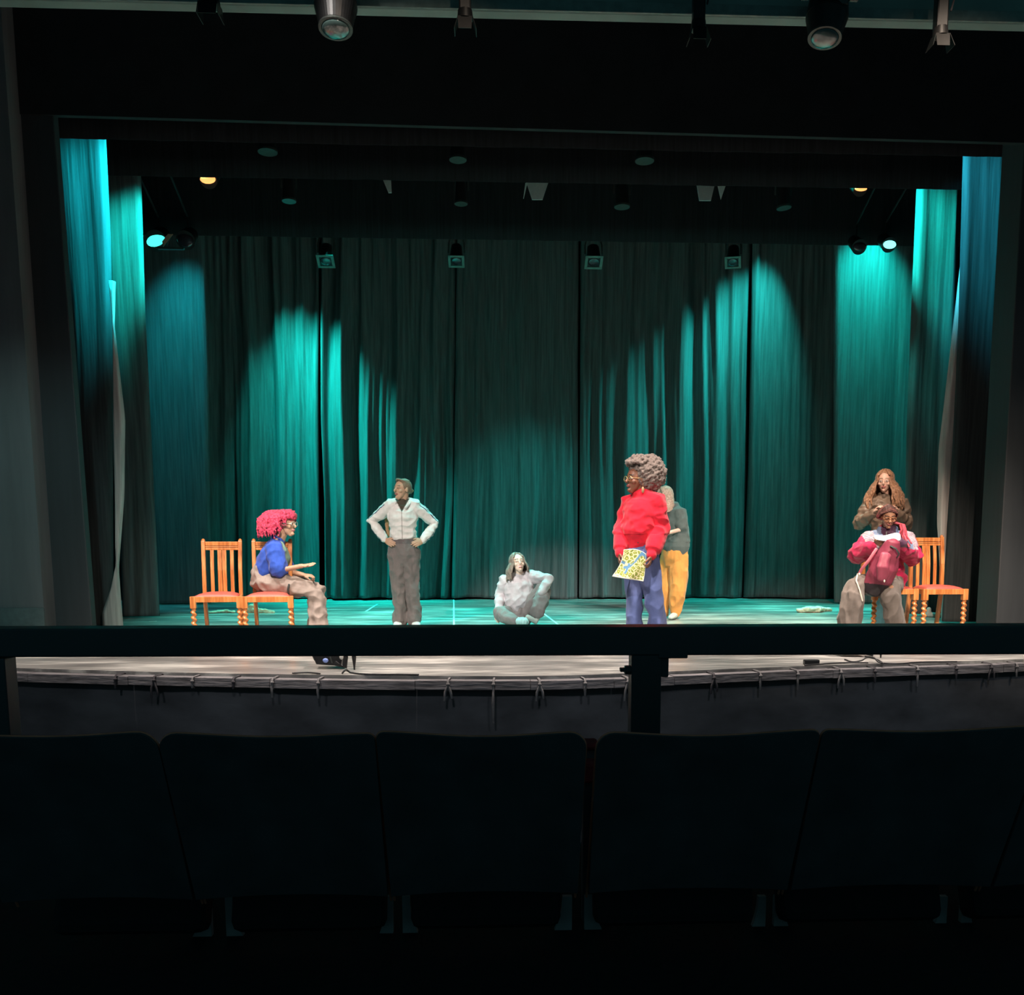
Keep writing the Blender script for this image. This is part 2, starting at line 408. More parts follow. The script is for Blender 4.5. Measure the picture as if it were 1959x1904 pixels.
# ------------------------------------------------------------------ curtains
def velour(name, col, sheen=.0):
    return mat(name, col, .92, var=.25, scale=6, sc=(6, 6, .25), bump=.25, bdist=.012, sheen=sheen, spec=.12)
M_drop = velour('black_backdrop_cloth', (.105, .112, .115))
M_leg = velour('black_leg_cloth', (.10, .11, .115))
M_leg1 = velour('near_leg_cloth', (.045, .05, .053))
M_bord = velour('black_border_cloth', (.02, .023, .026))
M_grey = velour('grey_curtain_lining', (.5, .45, .44))
def xedge(pts, Y):           # px polyline -> function z -> world x
    P = sorted([(at(x, y, Y).z, at(x, y, Y).x) for x, y in pts])
    zs_ = [p[0] for p in P]; xs_ = [p[1] for p in P]
    def f(z):
        if z <= zs_[0]: return xs_[0]
        if z >= zs_[-1]:
            if len(P) > 1: return xs_[-1] + (xs_[-1] - xs_[-2]) / (zs_[-1] - zs_[-2]) * (z - zs_[-1])
            return xs_[-1]
        return float(np.interp(z, zs_, xs_))
    return f
def foldf(A, seed, k1=2.4, k2=6.5, k3=17):
    def f(x, z):
        g = .45 + .55 * max(0, min(1, (5.2 - z) / 4.5))
        w = x + .10 * noise.noise(Vector((x * 1.2, z * .35, seed)))
        a = noise.noise(Vector((w * k1, z * .08, seed))) * 1.0
        b = noise.noise(Vector((w * k2, z * .16, seed + 9))) * .62
        c = noise.noise(Vector((w * k3, z * .35, seed + 19))) * .20
        d = noise.noise(Vector((x * 9, z * 7, seed + 3))) * .05 * max(0, 1.4 - z)
        return A * (g * (a + b) + c + d)
    return f
def curtain(name, Y, le, re, zt, zb, A, seed, m, dx=.022, nz=44, label=None, cat='curtain', group=None, kind=None, hem=0.0, **fk):
    L, Rr = xedge(le, Y), xedge(re, Y); ff = foldf(A, seed, **fk)
    w = max(abs(Rr(z) - L(z)) for z in (zt, zb, (zt + zb) / 2)); nx = max(6, int(w / dx))
    V, Fc = [], []
    for j in range(nz + 1):
        t = (j / nz) ** 1.3; z0 = zb + (zt - zb) * t
        xa, xb = L(z0), Rr(z0)
        for i in range(nx + 1):
            u = i / nx; x = xa + (xb - xa) * u
            xf = L(3) + (Rr(3) - L(3)) * u        # folds follow the cloth
            e = min(u, 1 - u) * w
            roll = .05 * math.exp(-(e / .03) ** 2)
            z = z0 + (hem * noise.noise(Vector((xf * 1.3, 0, seed + 5))) * max(0, 1 - t * 4) if hem else 0)
            V.append(Vector((x, Y + ff(xf, z0) + roll, max(z, .004))))
    for j in range(nz):
        for i in range(nx):
            a = j * (nx + 1) + i; Fc.append((a, a + 1, a + nx + 2, a + nx + 1))
    mb = MB(); mb.v, mb.f = V, Fc
    o = part(name, mb, m, smooth=True)
    s = o.modifiers.new('cloth', 'SOLIDIFY'); s.thickness = .006; s.offset = 1
    return tag(o, label, cat, group, kind)
YD = 16.4
GD = 'black backdrop curtains across the back of the stage'
curtain('backdrop_curtain', YD + .10, [(330, 470), (330, 1140)], [(611, 470), (611, 800), (612, 960), (612, 1144)], 6.9, .03, .30, 4.4, M_drop, k1=3.4, label='backdrop curtain at far left, behind the red haired sitter, teal at its right', group=GD, hem=.03)
curtain('backdrop_curtain', YD - .06, [(612, 470), (612, 800), (618, 960), (618, 1144)], [(872, 470), (868, 950), (862, 1144)], 6.9, .02, .34, 2.3, M_drop, k1=3.3, label='brightest teal backdrop curtain, behind the player in the white jacket', group=GD, hem=.05)
curtain('backdrop_curtain', YD + .04, [(873, 470), (869, 900), (863, 1144)], [(1108, 470), (1105, 1144)], 6.9, .02, .20, 5.1, M_drop, label='middle backdrop curtain, behind the player sitting on the floor', group=GD, hem=.03)
curtain('backdrop_curtain', YD + .12, [(1110, 470), (1107, 1144)], [(1440, 470), (1432, 900), (1424, 1144)], 6.9, .03, .26, 7.7, M_drop, k1=3.0, label='backdrop curtain behind the player in the red sweatshirt', group=GD, hem=.02)
curtain('backdrop_curtain', YD - .02, [(1441, 470), (1433, 900), (1426, 1144)], [(1700, 470), (1690, 1144)], 6.9, .02, .18, 9.4, M_drop, label='backdrop curtain at far right, fading to black', group=GD, hem=.02)
# legs
GL = 'black side curtains masking the wings'
YL3 = flo(340, 1157).y; YL2 = flo(290, 1182).y; YL1 = 11.35
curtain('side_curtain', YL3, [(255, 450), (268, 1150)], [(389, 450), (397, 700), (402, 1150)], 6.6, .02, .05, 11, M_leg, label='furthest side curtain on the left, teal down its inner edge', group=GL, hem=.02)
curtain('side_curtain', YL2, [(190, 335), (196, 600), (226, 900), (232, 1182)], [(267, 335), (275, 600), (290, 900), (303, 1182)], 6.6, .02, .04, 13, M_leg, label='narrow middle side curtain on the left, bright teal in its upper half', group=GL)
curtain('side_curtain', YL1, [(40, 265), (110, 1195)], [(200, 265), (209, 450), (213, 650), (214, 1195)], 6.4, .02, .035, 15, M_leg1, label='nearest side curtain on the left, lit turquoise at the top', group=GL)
# the twisted grey lining with its foot flared on the floor
curtain('side_curtain', YL1 - .16, [(216, 640), (213, 800), (217, 950), (219, 1040), (222, 1080), (208, 1130), (192, 1175), (193, 1192)], [(217, 640), (236, 800), (234, 950), (226, 1050), (223, 1090), (228, 1150), (232, 1195)], 3.7, .012, .015, 17, M_grey, dx=.01, label='grey curtain lining at left, its foot flaring out over the floor', group=GL)
YR3 = 15.05; YR2 = 12.75; YR1 = 11.5
curtain('side_curtain', YR3, [(1597, 468), (1597, 1143)], [(1765, 468), (1735, 1143)], 6.6, .02, .05, 21, M_leg, label='furthest side curtain on the right, teal in its upper part', group=GL)
curtain('side_curtain', YR2, [(1756, 362), (1748, 550), (1738, 800), (1728, 1165)], [(1840, 362), (1812, 1165)], 6.6, .02, .05, 23, M_leg, label='narrow middle side curtain on the right, brightest at the top', group=GL)
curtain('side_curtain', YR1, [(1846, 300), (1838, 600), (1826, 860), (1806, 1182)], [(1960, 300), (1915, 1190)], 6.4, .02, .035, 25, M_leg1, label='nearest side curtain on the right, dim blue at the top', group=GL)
curtain('side_curtain', YR1 + .12, [(1834, 560), (1799, 860), (1796, 1000), (1803, 1120), (1804, 1180)], [(1850, 560), (1832, 860), (1818, 1000), (1810, 1125), (1807, 1180)], 4.6, .02, .012, 27, M_grey, dx=.01, label='warm grey curtain lining behind the right chairs', group=GL)
# borders
GB = 'black borders hung across the top of the stage'
def border(Y, a, b, zt, seed, label):
    A_, B_ = at(*a, Y), at(*b, Y)
    x0, x1 = min(A_.x, B_.x), max(A_.x, B_.x); nx = 260; nzz = 10; ff = foldf(.035, seed)
    mb = MB()
    for j in range(nzz + 1):
        for i in range(nx + 1):
            u = i / nx; zb = A_.z + (B_.z - A_.z) * u; z = zb + (zt - zb) * j / nzz; x = x0 + (x1 - x0) * u
            mb.v.append(Vector((x, Y + ff(x, z), z)))
    for j in range(nzz):
        for i in range(nx):
            q = j * (nx + 1) + i; mb.f.append((q, q + 1, q + nx + 2, q + nx + 1))
    o = part('border_curtain', mb, M_bord, smooth=True)
    s = o.modifiers.new('cloth', 'SOLIDIFY'); s.thickness = .006; s.offset = 1
    tag(o, label, 'curtain', GB)
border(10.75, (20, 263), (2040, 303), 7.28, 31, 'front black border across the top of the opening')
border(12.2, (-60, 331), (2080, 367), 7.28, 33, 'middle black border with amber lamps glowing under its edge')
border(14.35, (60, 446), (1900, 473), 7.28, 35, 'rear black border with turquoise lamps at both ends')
# ------------------------------------------------------------------ rail and auditorium seats
YR = 3.6
M_rail = mat('black_gloss_rail', (.065, .08, .088), .42, var=.1, scale=3)
rt = thing('safety_rail', 'broad black safety rail crossing in front of the stage on square posts', 'rail', at(1236, 1400, YR).to_tuple()[:2] + (-.21,))
zt_ = at(1000, 1194.5, YR).z; zb_ = at(1000, 1255, YR).z
rb = [at(-200, 1258.5, YR), at(2200, 1251.5, YR), at(2200, 1197, YR), at(-200, 1204, YR)]
part('top_bar', MB().prism(rb, (0, 1, 0), .13), M_rail, rt, bevel=.005)
p0 = at(1236.5, 1340, YR)
part('post', MB().box((p0.x, YR + .05, (zb_ - .21) / 2), (at(1265, 1340, YR).x - at(1208, 1340, YR).x, .09, zb_ + .21)), M_rail, rt, bevel=.005)
p1 = at(-12, 1340, YR)
part('post', MB().box((p1.x - .01, YR + .05, (zb_ - .21) / 2), (.11, .09, zb_ + .21)), M_rail, rt, bevel=.005)
def pxbox(x0, y0, x1, y1, Y, th): 
    a, b = at(x0, y0, Y), at(x1, y1, Y); return MB().box(((a.x + b.x) / 2, Y + th / 2, (a.z + b.z) / 2), (abs(b.x - a.x), th, abs(a.z - b.z)))
part('bracket', pxbox(1260, 1250, 1316, 1260, YR, .09), M_rail, rt, bevel=.004)
part('bracket', pxbox(1262, 1256, 1279, 1296, YR + .01, .07), M_rail, rt, bevel=.004)
part('latch', pxbox(1187, 1279, 1210, 1286, YR + .01, .03), M_rail, rt, bevel=.002)
part('latch', pxbox(1196, 1275, 1210, 1291, YR + .02, .03), M_rail, rt, bevel=.002)

M_seatback = mat('seat_back_shell', (.10, .11, .12), .55, var=.2, scale=8)
M_red = mat('seat_upholstery', (.32, .035, .04), .85, var=.2, scale=30)
M_pipe = mat('seat_piping', (.85, .28, .17), .6, var=.2)  # red edge, its colour raised to carry the rim light from the stage
M_ped = mat('seat_pedestal_paint', (.36, .36, .36), .6, var=.3, scale=6)
YS = 2.45
def seat(x0, x1, px_dip, label, yl, yr, lcorner, rcorner):
    a, b = at(x0, 1410, YS), at(x1, 1410, YS); w = b.x - a.x; xc = (a.x + b.x) / 2
    t = thing('theatre_seat', label, 'seat', (xc, YS, -.21), 'theatre seats in the row below the rail')
    H = 0.0
    def topz(u):
        px = x0 + (x1 - x0) * u
        base = yl * (1 - u) + yr * u
        y = base + px_dip * math.sin(PI * u) ** 1.4
        for cu, cr in ((u, lcorner), (1 - u, rcorner)):
            d = cu * abs(x1 - x0)
            if d < cr: y += cr - math.sqrt(max(0, cr * cr - (cr - d) ** 2))
        return at(px, y, YS).z
    us = [0, .003, .01, .02, .035, .055, .08, .12, .18, .25, .35, .45, .55, .65, .75, .82, .88, .92, .945, .965, .98, .99, .997, 1]
    def shell(off, th, grow, zbot):
        mb = MB(); rows = [0, .3, .6, .85, 1]; nn = len(us)
        for side_ in (0, 1):
            for j, r_ in enumerate(rows):
                for u in us:
                    zt2 = topz(u) + grow; z = zbot + (zt2 - zbot) * r_
                    x = a.x - grow + (w + 2 * grow) * u
                    x += .006 * (1 - r_) * (.5 - u)
                    y = YS + (1 - (z + .1) / .62) * .28 + off + side_ * th + .03 * (2 * u - 1) ** 2 * -1
                    mb.v.append(Vector((x, y, z)))
        S_ = nn * len(rows)
        for j in range(len(rows) - 1):
            for i in range(nn - 1):
                q = j * nn + i
                mb.f.append((q, q + 1, q + nn + 1, q + nn)); mb.f.append((S_ + q, S_ + q + nn, S_ + q + nn + 1, S_ + q + 1))
        ring = [i for i in range(nn)] + [j * nn + nn - 1 for j in range(1, len(rows))] + [(len(rows) - 1) * nn + i for i in range(nn - 2, -1, -1)] + [j * nn for j in range(len(rows) - 2, 0, -1)]
        for i in range(len(ring)):
            p, q = ring[i], ring[(i + 1) % len(ring)]; mb.f.append((p, q, S_ + q, S_ + p))
        return mb
    part('seat_back', shell(0, .018, 0, .02), M_seatback, t, smooth=False, bevel=.004, label='dark shell of the seat back')
    part('upholstery', shell(.022, .05, -.03, .05), M_red, t, smooth=False, bevel=.004, label='red padding on the front')
    out = [Vector((a.x + w * u, YS + (1 - (topz(u) + .1) / .62) * .28 + .012 - .03 * (2 * u - 1) ** 2, topz(u))) for u in us]
    lo = [Vector((a.x + .003, YS + .28, -.02))]; hi = [Vector((b.x - .003, YS + .28, -.02))]
    part('piping', MB().tube(lo + out + hi, .0036, 6, side=None), M_pipe, t, smooth=True, label='thin dull red edge')
    part('seat_cushion', MB().box((xc, YS + .50, .03), (w * .86, .12, .42), Euler((R(-20), 0, 0)).to_matrix()), mat('dark_seat_underside', (.02, .02, .022), .9), t, bevel=.03)
    return t
def pedestal(px, t, wl, wr, core):
    Yp = 2.95
    for s, ww in ((-1, wl), (1, wr)):
        if ww <= 0: continue
        a = at(px + s * core, 1808, Yp); b = at(px + s * (core + ww), 1808, Yp); tp = at(px + s * core, 1716, Yp)
        W_ = b.x - a.x; H_ = tp.z - a.z
        pts = [(a.x, a.z), (b.x, a.z)] + [(a.x + W_ * (.34 + .66 * (1 - k / 8) ** 2.2) , a.z + H_ * k / 8) for k in range(1, 9)] + [(a.x, tp.z)]
        part('pedestal', MB().prism([(x, Yp, z) for x, z in pts], (0, 1, 0), .02), M_ped, t, label='pale flared foot panel')
seats = []
for (x0, x1, dip, lab, yl, yr, lc, rc) in [
    (-104, 306, 12, 'leftmost dark seat back, cut by the photo edge', 1404, 1396, 40, 42),
    (308, 719, 13, 'seat back second from left, right of the tiny glowing light', 1399, 1401, 34, 14),
    (722, 1121, 15, 'seat back in the middle, left of the narrow gap with red', 1397, 1398, 14, 34),
    (1141, 1563, 15, 'seat back in front of the rail post, right of the gap', 1399, 1394, 34, 14),
    (1994, 2420, 13, 'sliver of a seat back beyond the rightmost full one', 1390, 1390, 14, 34),
    (1567, 1990, 13, 'rightmost seat back with a dull red upper edge', 1394, 1386, 14, 34)]:
    seats.append(seat(x0, x1, dip, lab, yl, yr, lc, rc))
pedestal(420, seats[0], 48, 42, 14); pedestal(762, seats[1], 38, 42, 9); pedestal(1106, seats[2], 52, 52, 12)
pedestal(1471, seats[3], 44, 50, 8); pedestal(1822, seats[5], 40, 42, 14)
# red arm pads glimpsed in the gap
a = at(1131, 1480, 3.05)
ar = thing('arm_rest', 'red padded arm rest glimpsed in the narrow gap between two seats', 'arm rest', (a.x, 3.05, -.21))
part('pad', pxbox(1114, 1461, 1148, 1500, 2.95, .1), M_red, ar, bevel=.01)
part('pad', pxbox(1114, 1424, 1148, 1436, 3.0, .1), M_red, ar, bevel=.01)
part('arm_frame', pxbox(1116, 1436, 1146, 1800, 3.02, .06), M_seatback, ar, bevel=.005)
a = at(313.5, 1507, 2.62)
lt = thing('seat_light', 'tiny pale cyan light glowing at the gap between the two left seats', 'light', (a.x, 2.62, a.z))
part('housing', pxbox(306, 1500, 321, 1516, 2.625, .02), M_seatback, lt, bevel=.001)
part('lens', pxbox(308.5, 1502, 319, 1505.2, 2.62, .01), emit('seat_light_glow', (.35, 1, .95), 1.2), lt)
part('lens', pxbox(308.5, 1506.2, 319, 1513, 2.62, .01), emit('seat_light_glow', (.35, 1, .95), 1.2), lt)
# ------------------------------------------------------------------ lighting bridge and lamps
YB = 6.5
M_beam = mat('bridge_paint', (.30, .42, .38), .7, var=.25, scale=1.5)
M_lamp = mat('lamp_housing', (.02, .02, .021), .4, var=.2, metal=.3)
M_lampg = mat('lamp_rim_metal', (.07, .08, .075), .4, metal=.4)
M_lens = mat('lamp_glass', (.10, .16, .15), .12, coat=1)
zb = at(980, 22, YB).z
bridge = MB().box((0, YB + .05, zb + .55), (16, .1, 1.1)); 
struct('ceiling_beam', bridge, M_beam, bevel=.01)
struct('trim_beam_lip', MB().box((0, YB - .012, zb + .03), (16, .02, .06)), mat('bridge_lip', (.25, .34, .31), .6), bevel=.003)
def cyl(mb, a, b, r0, r1, n=40): mb.tube([a, b], [r0, r1], n, cap=True, round_=False); return mb
GF = 'theatre lamps hung from the lighting bridge'
def fresnel(px, tipy, label, tilt):
    c = at(px, tipy - 14, YB - .22)
    t = thing('stage_lamp', label, 'stage light', c, GF)
    d = Vector((tilt, -.22, -1)).normalized()
    c0 = c
    part('housing', cyl(cyl(MB(), c0 - d * .30, c0 - d * .12, .105, .125), c0 - d * .12, c0, .125, .094), M_lamp, t, bevel=.004)
    part('lens_ring', cyl(MB(), c0, c0 + d * .012, .099, .099), M_lampg, t, bevel=.002)
    part('lens', MB().ell(c0 + d * .013, (.082, .082, .02), d.to_track_quat('Z', 'Y').to_matrix(), 24, 8), M_lens, t, smooth=True, label='glass lens facing down')
    part('gel_frame', MB().box(c0 - d * .19 + Vector((.04 if tilt else 0, -.128, 0)), (.075, .012, .09), Matrix.Rotation(R(12), 3, 'X')), M_lampg, t, bevel=.003)
    part('tilt_knob', cyl(MB(), c0 - d * .26 + Vector((-.125, 0, 0)), c0 - d * .26 + Vector((-.17, 0, 0)), .028, .03), M_lamp, t)
    part('tilt_knob', cyl(MB(), c0 - d * .26 + Vector((.125, 0, 0)), c0 - d * .26 + Vector((.17, 0, 0)), .028, .03), M_lampg, t)
    y = MB()
    for s in (-1, 1): y.tube([c0 - d * .26 + Vector((s * .15, 0, 0)), c0 - d * .26 + Vector((s * .15, 0, .2)), Vector((c0.x, c0.y, c0.z + .52))], (.018, .006), 8)
    y.tube([(c0.x, c0.y, c0.z + .5), (c0.x, YB + .02, c0.z + .5)], .016, 8)
    part('yoke', y, M_lamp, t)
    return t
fresnel(642, 66, 'large round stage lamp on the bridge, left one, lens facing down', 0)
fresnel(1578, 84, 'large round stage lamp on the bridge, right one, tilted with a square plate', -.14)
def profile(px, tipy, label, flare, w=.042):
    c = at(px, tipy, YB - .2)
    t = thing('stage_lamp', label, 'stage light', c, GF)
    d = Vector((0, -.05, -1)).normalized()
    part('housing', MB().box(c - d * .22, (w * 1.7, w * 1.7, .30)), M_lamp, t, bevel=.01)
    part('lens_tube', cyl(MB(), c - d * .12, c - d * .07, w, w * 1.1), M_lamp, t)
    m_ = MB()
    for s in (-1, 1):
        m_.prism([c - d * .075 + Vector((s * w, -w * .9, 0)), c + Vector((s * w * (1 + flare), -w * 1.3, 0)), c + Vector((s * w * (1 + flare), w * 1.3, 0)), c - d * .075 + Vector((s * w, w * .9, 0))], (1, 0, 0), .003)
    m_.prism([c - d * .075 + Vector((-w, -w * .9, 0)), c + Vector((-w * .9, -w * 1.2, 0)), c + Vector((w * .9, -w * 1.2, 0)), c - d * .075 + Vector((w, -w * .9, 0))], (0, 1, 0), .003)
    part('barn_doors', m_, M_lamp, t)
    part('cable', MB().tube([c - d * .2 + Vector((w, -w, 0)), c - d * .26 + Vector((w * 1.3, -w * 1.3, 0)), c - d * .5 + Vector((w * .5, -w, 0))], .006, 6), M_tie, t)
    y = MB(); y.tube([c - d * .3, Vector((c.x, c.y, c.z + .55))], .02, 8); y.tube([(c.x, c.y, c.z + .5), (c.x, YB + .02, c.z + .5)], .016, 8)
    part('yoke', y, M_lamp, t)
profile(402, 36, 'leftmost stage lamp on the bridge, small, hanging straight', .1, .055)
profile(890, 62, 'slim stage lamp with barn doors between the large left lamp and centre', .5)
profile(1336, 82, 'slim stage lamp left of the large right lamp', .5)
profile(1798, 94, 'rightmost slim stage lamp on the bridge', .55)
# bars over the stage
GS = 'dark lamps on the bars above the stage'
M_bar = mat('bar_steel', (.05, .05, .05), .4, metal=.6)
def bar(Y, z, x0, x1, label):
    t = thing('lighting_bar', label, 'bar', (0, Y, z))
    part('pipe', MB().tube([(x0, Y, z), (x1, Y, z)], .024, 10, round_=False), M_bar, t, smooth=True)
    for x in (-4, -.6, 2.8, 6.4): part('suspension_wire', MB().tube([(x, Y, z), (x, Y, 7.3)], .006, 6, round_=False), M_bar, t)
Z1 = at(900, 330, 13.2).z + .12; Z2 = at(900, 440, 15.3).z + .12
bar(12.0, at(900, 290, 12.0).z + .3, -5.5, 7.6, 'steel lighting bar above the front of the stage')
bar(13.2, Z1, -5.4, 7.7, 'steel lighting bar hidden behind the middle border')
bar(15.3, Z2, -5.0, 7.6, 'steel lighting bar hidden behind the rear border')
M_frame = mat('filter_frame', (.16, .22, .20), .5, metal=.2); M_dlens = mat('dark_lens', (.05, .03, .04), .2, coat=1)
def par(px, tipy, Y, w, label, fr=True, lean=0.0, z=None):
    c = at(px, tipy, Y); t = thing('stage_lamp', label, 'stage light', c, GS)
    d = Vector((lean, -.55, -1)).normalized() if fr else Vector((lean, -.06, -1)).normalized()
    L = .26
    part('housing', cyl(MB(), c - d * L, c, w * .8, w), M_lamp, t, smooth=False)
    rot = d.to_track_quat('Z', 'Y').to_matrix()
    if fr:
        m_ = MB()
        for sx, sy, a, b in ((0, 1, 2.3, .35), (0, -1, 2.3, .35), (1, 0, .35, 2.3), (-1, 0, .35, 2.3)):
            m_.box(c + rot @ Vector((sx * w * 1.0, sy * w * 1.0, .004)), (w * a, w * b, .008), rot)
        part('filter_frame', m_, M_frame, t)
        part('lens', MB().ell(c + d * .002, (w * .78, w * .78, .012), rot, 20, 6), M_dlens, t, smooth=True)
    else:
        part('rim', cyl(MB(), c - d * .02, c + d * .004, w * 1.08, w * 1.08), M_lampg, t)
    zz = z if z else (Z1 if Y < 14 else Z2)
    m_ = MB()
    for s in (-1, 1): m_.tube([c - d * L * .6 + Vector((s * w * 1.15, 0, 0)), c - d * L * .6 + Vector((s * w * 1.15, 0, .12)), (c.x, 12.0 if Y < 12.5 else (13.2 if Y < 14 else 15.3), zz)], (.012, .004), 6)
    part('yoke', m_, M_lampg, t)
par(623, 500, 15.2, .105, 'lamp with square frame on the rear bar, leftmost of four')
par(873, 500, 15.2, .10, 'lamp with pale round ring on the rear bar, second from left')
par(1136, 502, 15.2, .11, 'lamp with square frame on the rear bar, third from left')
par(1402, 502, 15.2, .10, 'lamp with square frame on the rear bar, rightmost of four', lean=-.15)
par(553, 385, 13.0, .08, 'grey can lamp under the middle border, left of the others', False)
par(882, 390, 13.0, .075, 'grey can lamp under the middle border, near the centre', False)
par(1190, 396, 13.0, .09, 'grey can lamp under the middle border between the two pale hoods', False)
par(1500, 398, 13.0, .085, 'grey can lamp under the middle border, on the right', False, lean=.1)
M_hood = mat("pale_hood", (.78, .88, .84), .6, var=.05)  # very pale: the lamp light on the hood is put into its colour
def hood(x0, x1, x2, x3, y0, y1, label, Y=12.9, flap=None):
    ys = y0 - 12
    c = at((x0 + x1) / 2, y0, Y); t = thing('flood_lamp', label, 'stage light', c, GS)
    k = 12 / (y1 - y0)
    q = [at(x0 - (x3 - x0) * k, ys, Y), at(x1 + (x1 - x2) * k, ys, Y), at(x2, y1, Y - .03), at(x3, y1, Y - .03)]
    part('hood', MB().prism(q, (0, 1, .1), .02), M_hood, t, label='pale trapezoid hood')
    top_ = at((x0 + x1) / 2, y0 - 30, Y)
    part('housing', MB().box(Vector((top_.x, Y + .1, top_.z)), (q[1].x - q[0].x, .14, .18)), M_lamp, t, bevel=.01)
    part('yoke', MB().tube([(top_.x, Y + .1, top_.z + .1), (top_.x, 13.2, Z1)], .012, 6), M_lamp, t)
    if flap:
        f = [at(x, y, Y + .02) for x, y in flap]
        part('side_flap', MB().prism(f, (0, 1, 0), .008), M_hood, t)
hood(1009, 1047, 1038, 1018, 355, 382, 'flood lamp with bright pale hood right of centre under the middle border', flap=[(1005, 350), (1009, 350), (1002, 380), (1001, 380)])
hood(1334, 1366, 1360, 1338, 359, 384, 'flood lamp with greenish hood and triangular flap under the middle border', flap=[(1373, 356), (1388, 356), (1379, 382)])
hood(735, 748, 749, 743, 350, 369, 'small pale lamp flap left of centre under the middle border')
M_amber = emit('amber_lamp_glow', (1, .42, .12), 1.6)
def glow(name, px, py, Y, rx, rz, me_, label, zbar, tiltx=0):
    c = at(px, py, Y); t = thing('stage_lamp', label, 'stage light', c, 'lit lamps above the stage')
    part('lens', MB().ell(c, (rx, .03, rz), Matrix.Rotation(tiltx, 3, 'Y'), 20, 8), me_, t, smooth=True, label='glowing lens')
    part('housing', cyl(MB(), c + Vector((0, .02, .0)), c + Vector((0, .26, .14)), max(rx, rz) * 1.12, max(rx, rz) * .9), M_lamp, t)
    part('yoke', MB().tube([c + Vector((0, .15, .12)), c + Vector((0, .16, .34)), (c.x, 13.2, Z1)], .014, 6), M_lamp, t)
    return t
glow('w', 397.5, 343, 12.45, .09, .05, M_amber, 'amber lamp glowing under the middle border at left', Z1)
glow('w', 1647, 361, 12.45, .075, .028, M_amber, 'amber lamp glowing under the middle border at right', Z1)
M_teal = emit('turquoise_lamp_glow', (.08, 1, .85), 1.4); M_teal2 = emit('turquoise_lamp_hot', (.25, 1, .9), 1.8)
g = glow('t', 298, 460, 14.0, .125, .075, M_teal, 'turquoise lamp glowing at the left end of the rear border', Z2, R(-18))
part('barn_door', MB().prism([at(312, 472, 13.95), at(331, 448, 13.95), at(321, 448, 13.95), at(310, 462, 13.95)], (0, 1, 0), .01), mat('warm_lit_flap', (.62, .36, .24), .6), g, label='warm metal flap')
part('barn_door', MB().prism([at(300, 472, 13.9), at(352, 474, 13.9), at(350, 477, 13.9), at(301, 476, 13.9)], (0, 1, 0), .05), M_lampg, g)
g2 = glow('t', 354, 459, 13.95, .11, .09, M_dlens, 'unlit dark lamp beside the left turquoise lamp', Z2, R(20))
glow('t', 1702, 468, 14.0, .09, .055, M_teal2, 'turquoise lamp glowing at the right end of the rear border', Z2)
glow('t', 1645, 472, 13.95, .09, .06, M_dlens, 'unlit dark lamp left of the right turquoise lamp', Z2)
ZF = at(900, 290, 12.0).z + .3
par(512, 291, 11.9, .10, 'dim lamp just under the front border, left one', False, z=ZF)
par(876, 306, 11.9, .09, 'dim lamp just under the front border, middle one', False, z=ZF)
par(1233, 308, 11.9, .10, 'dim lamp just under the front border, right one', False, z=ZF)
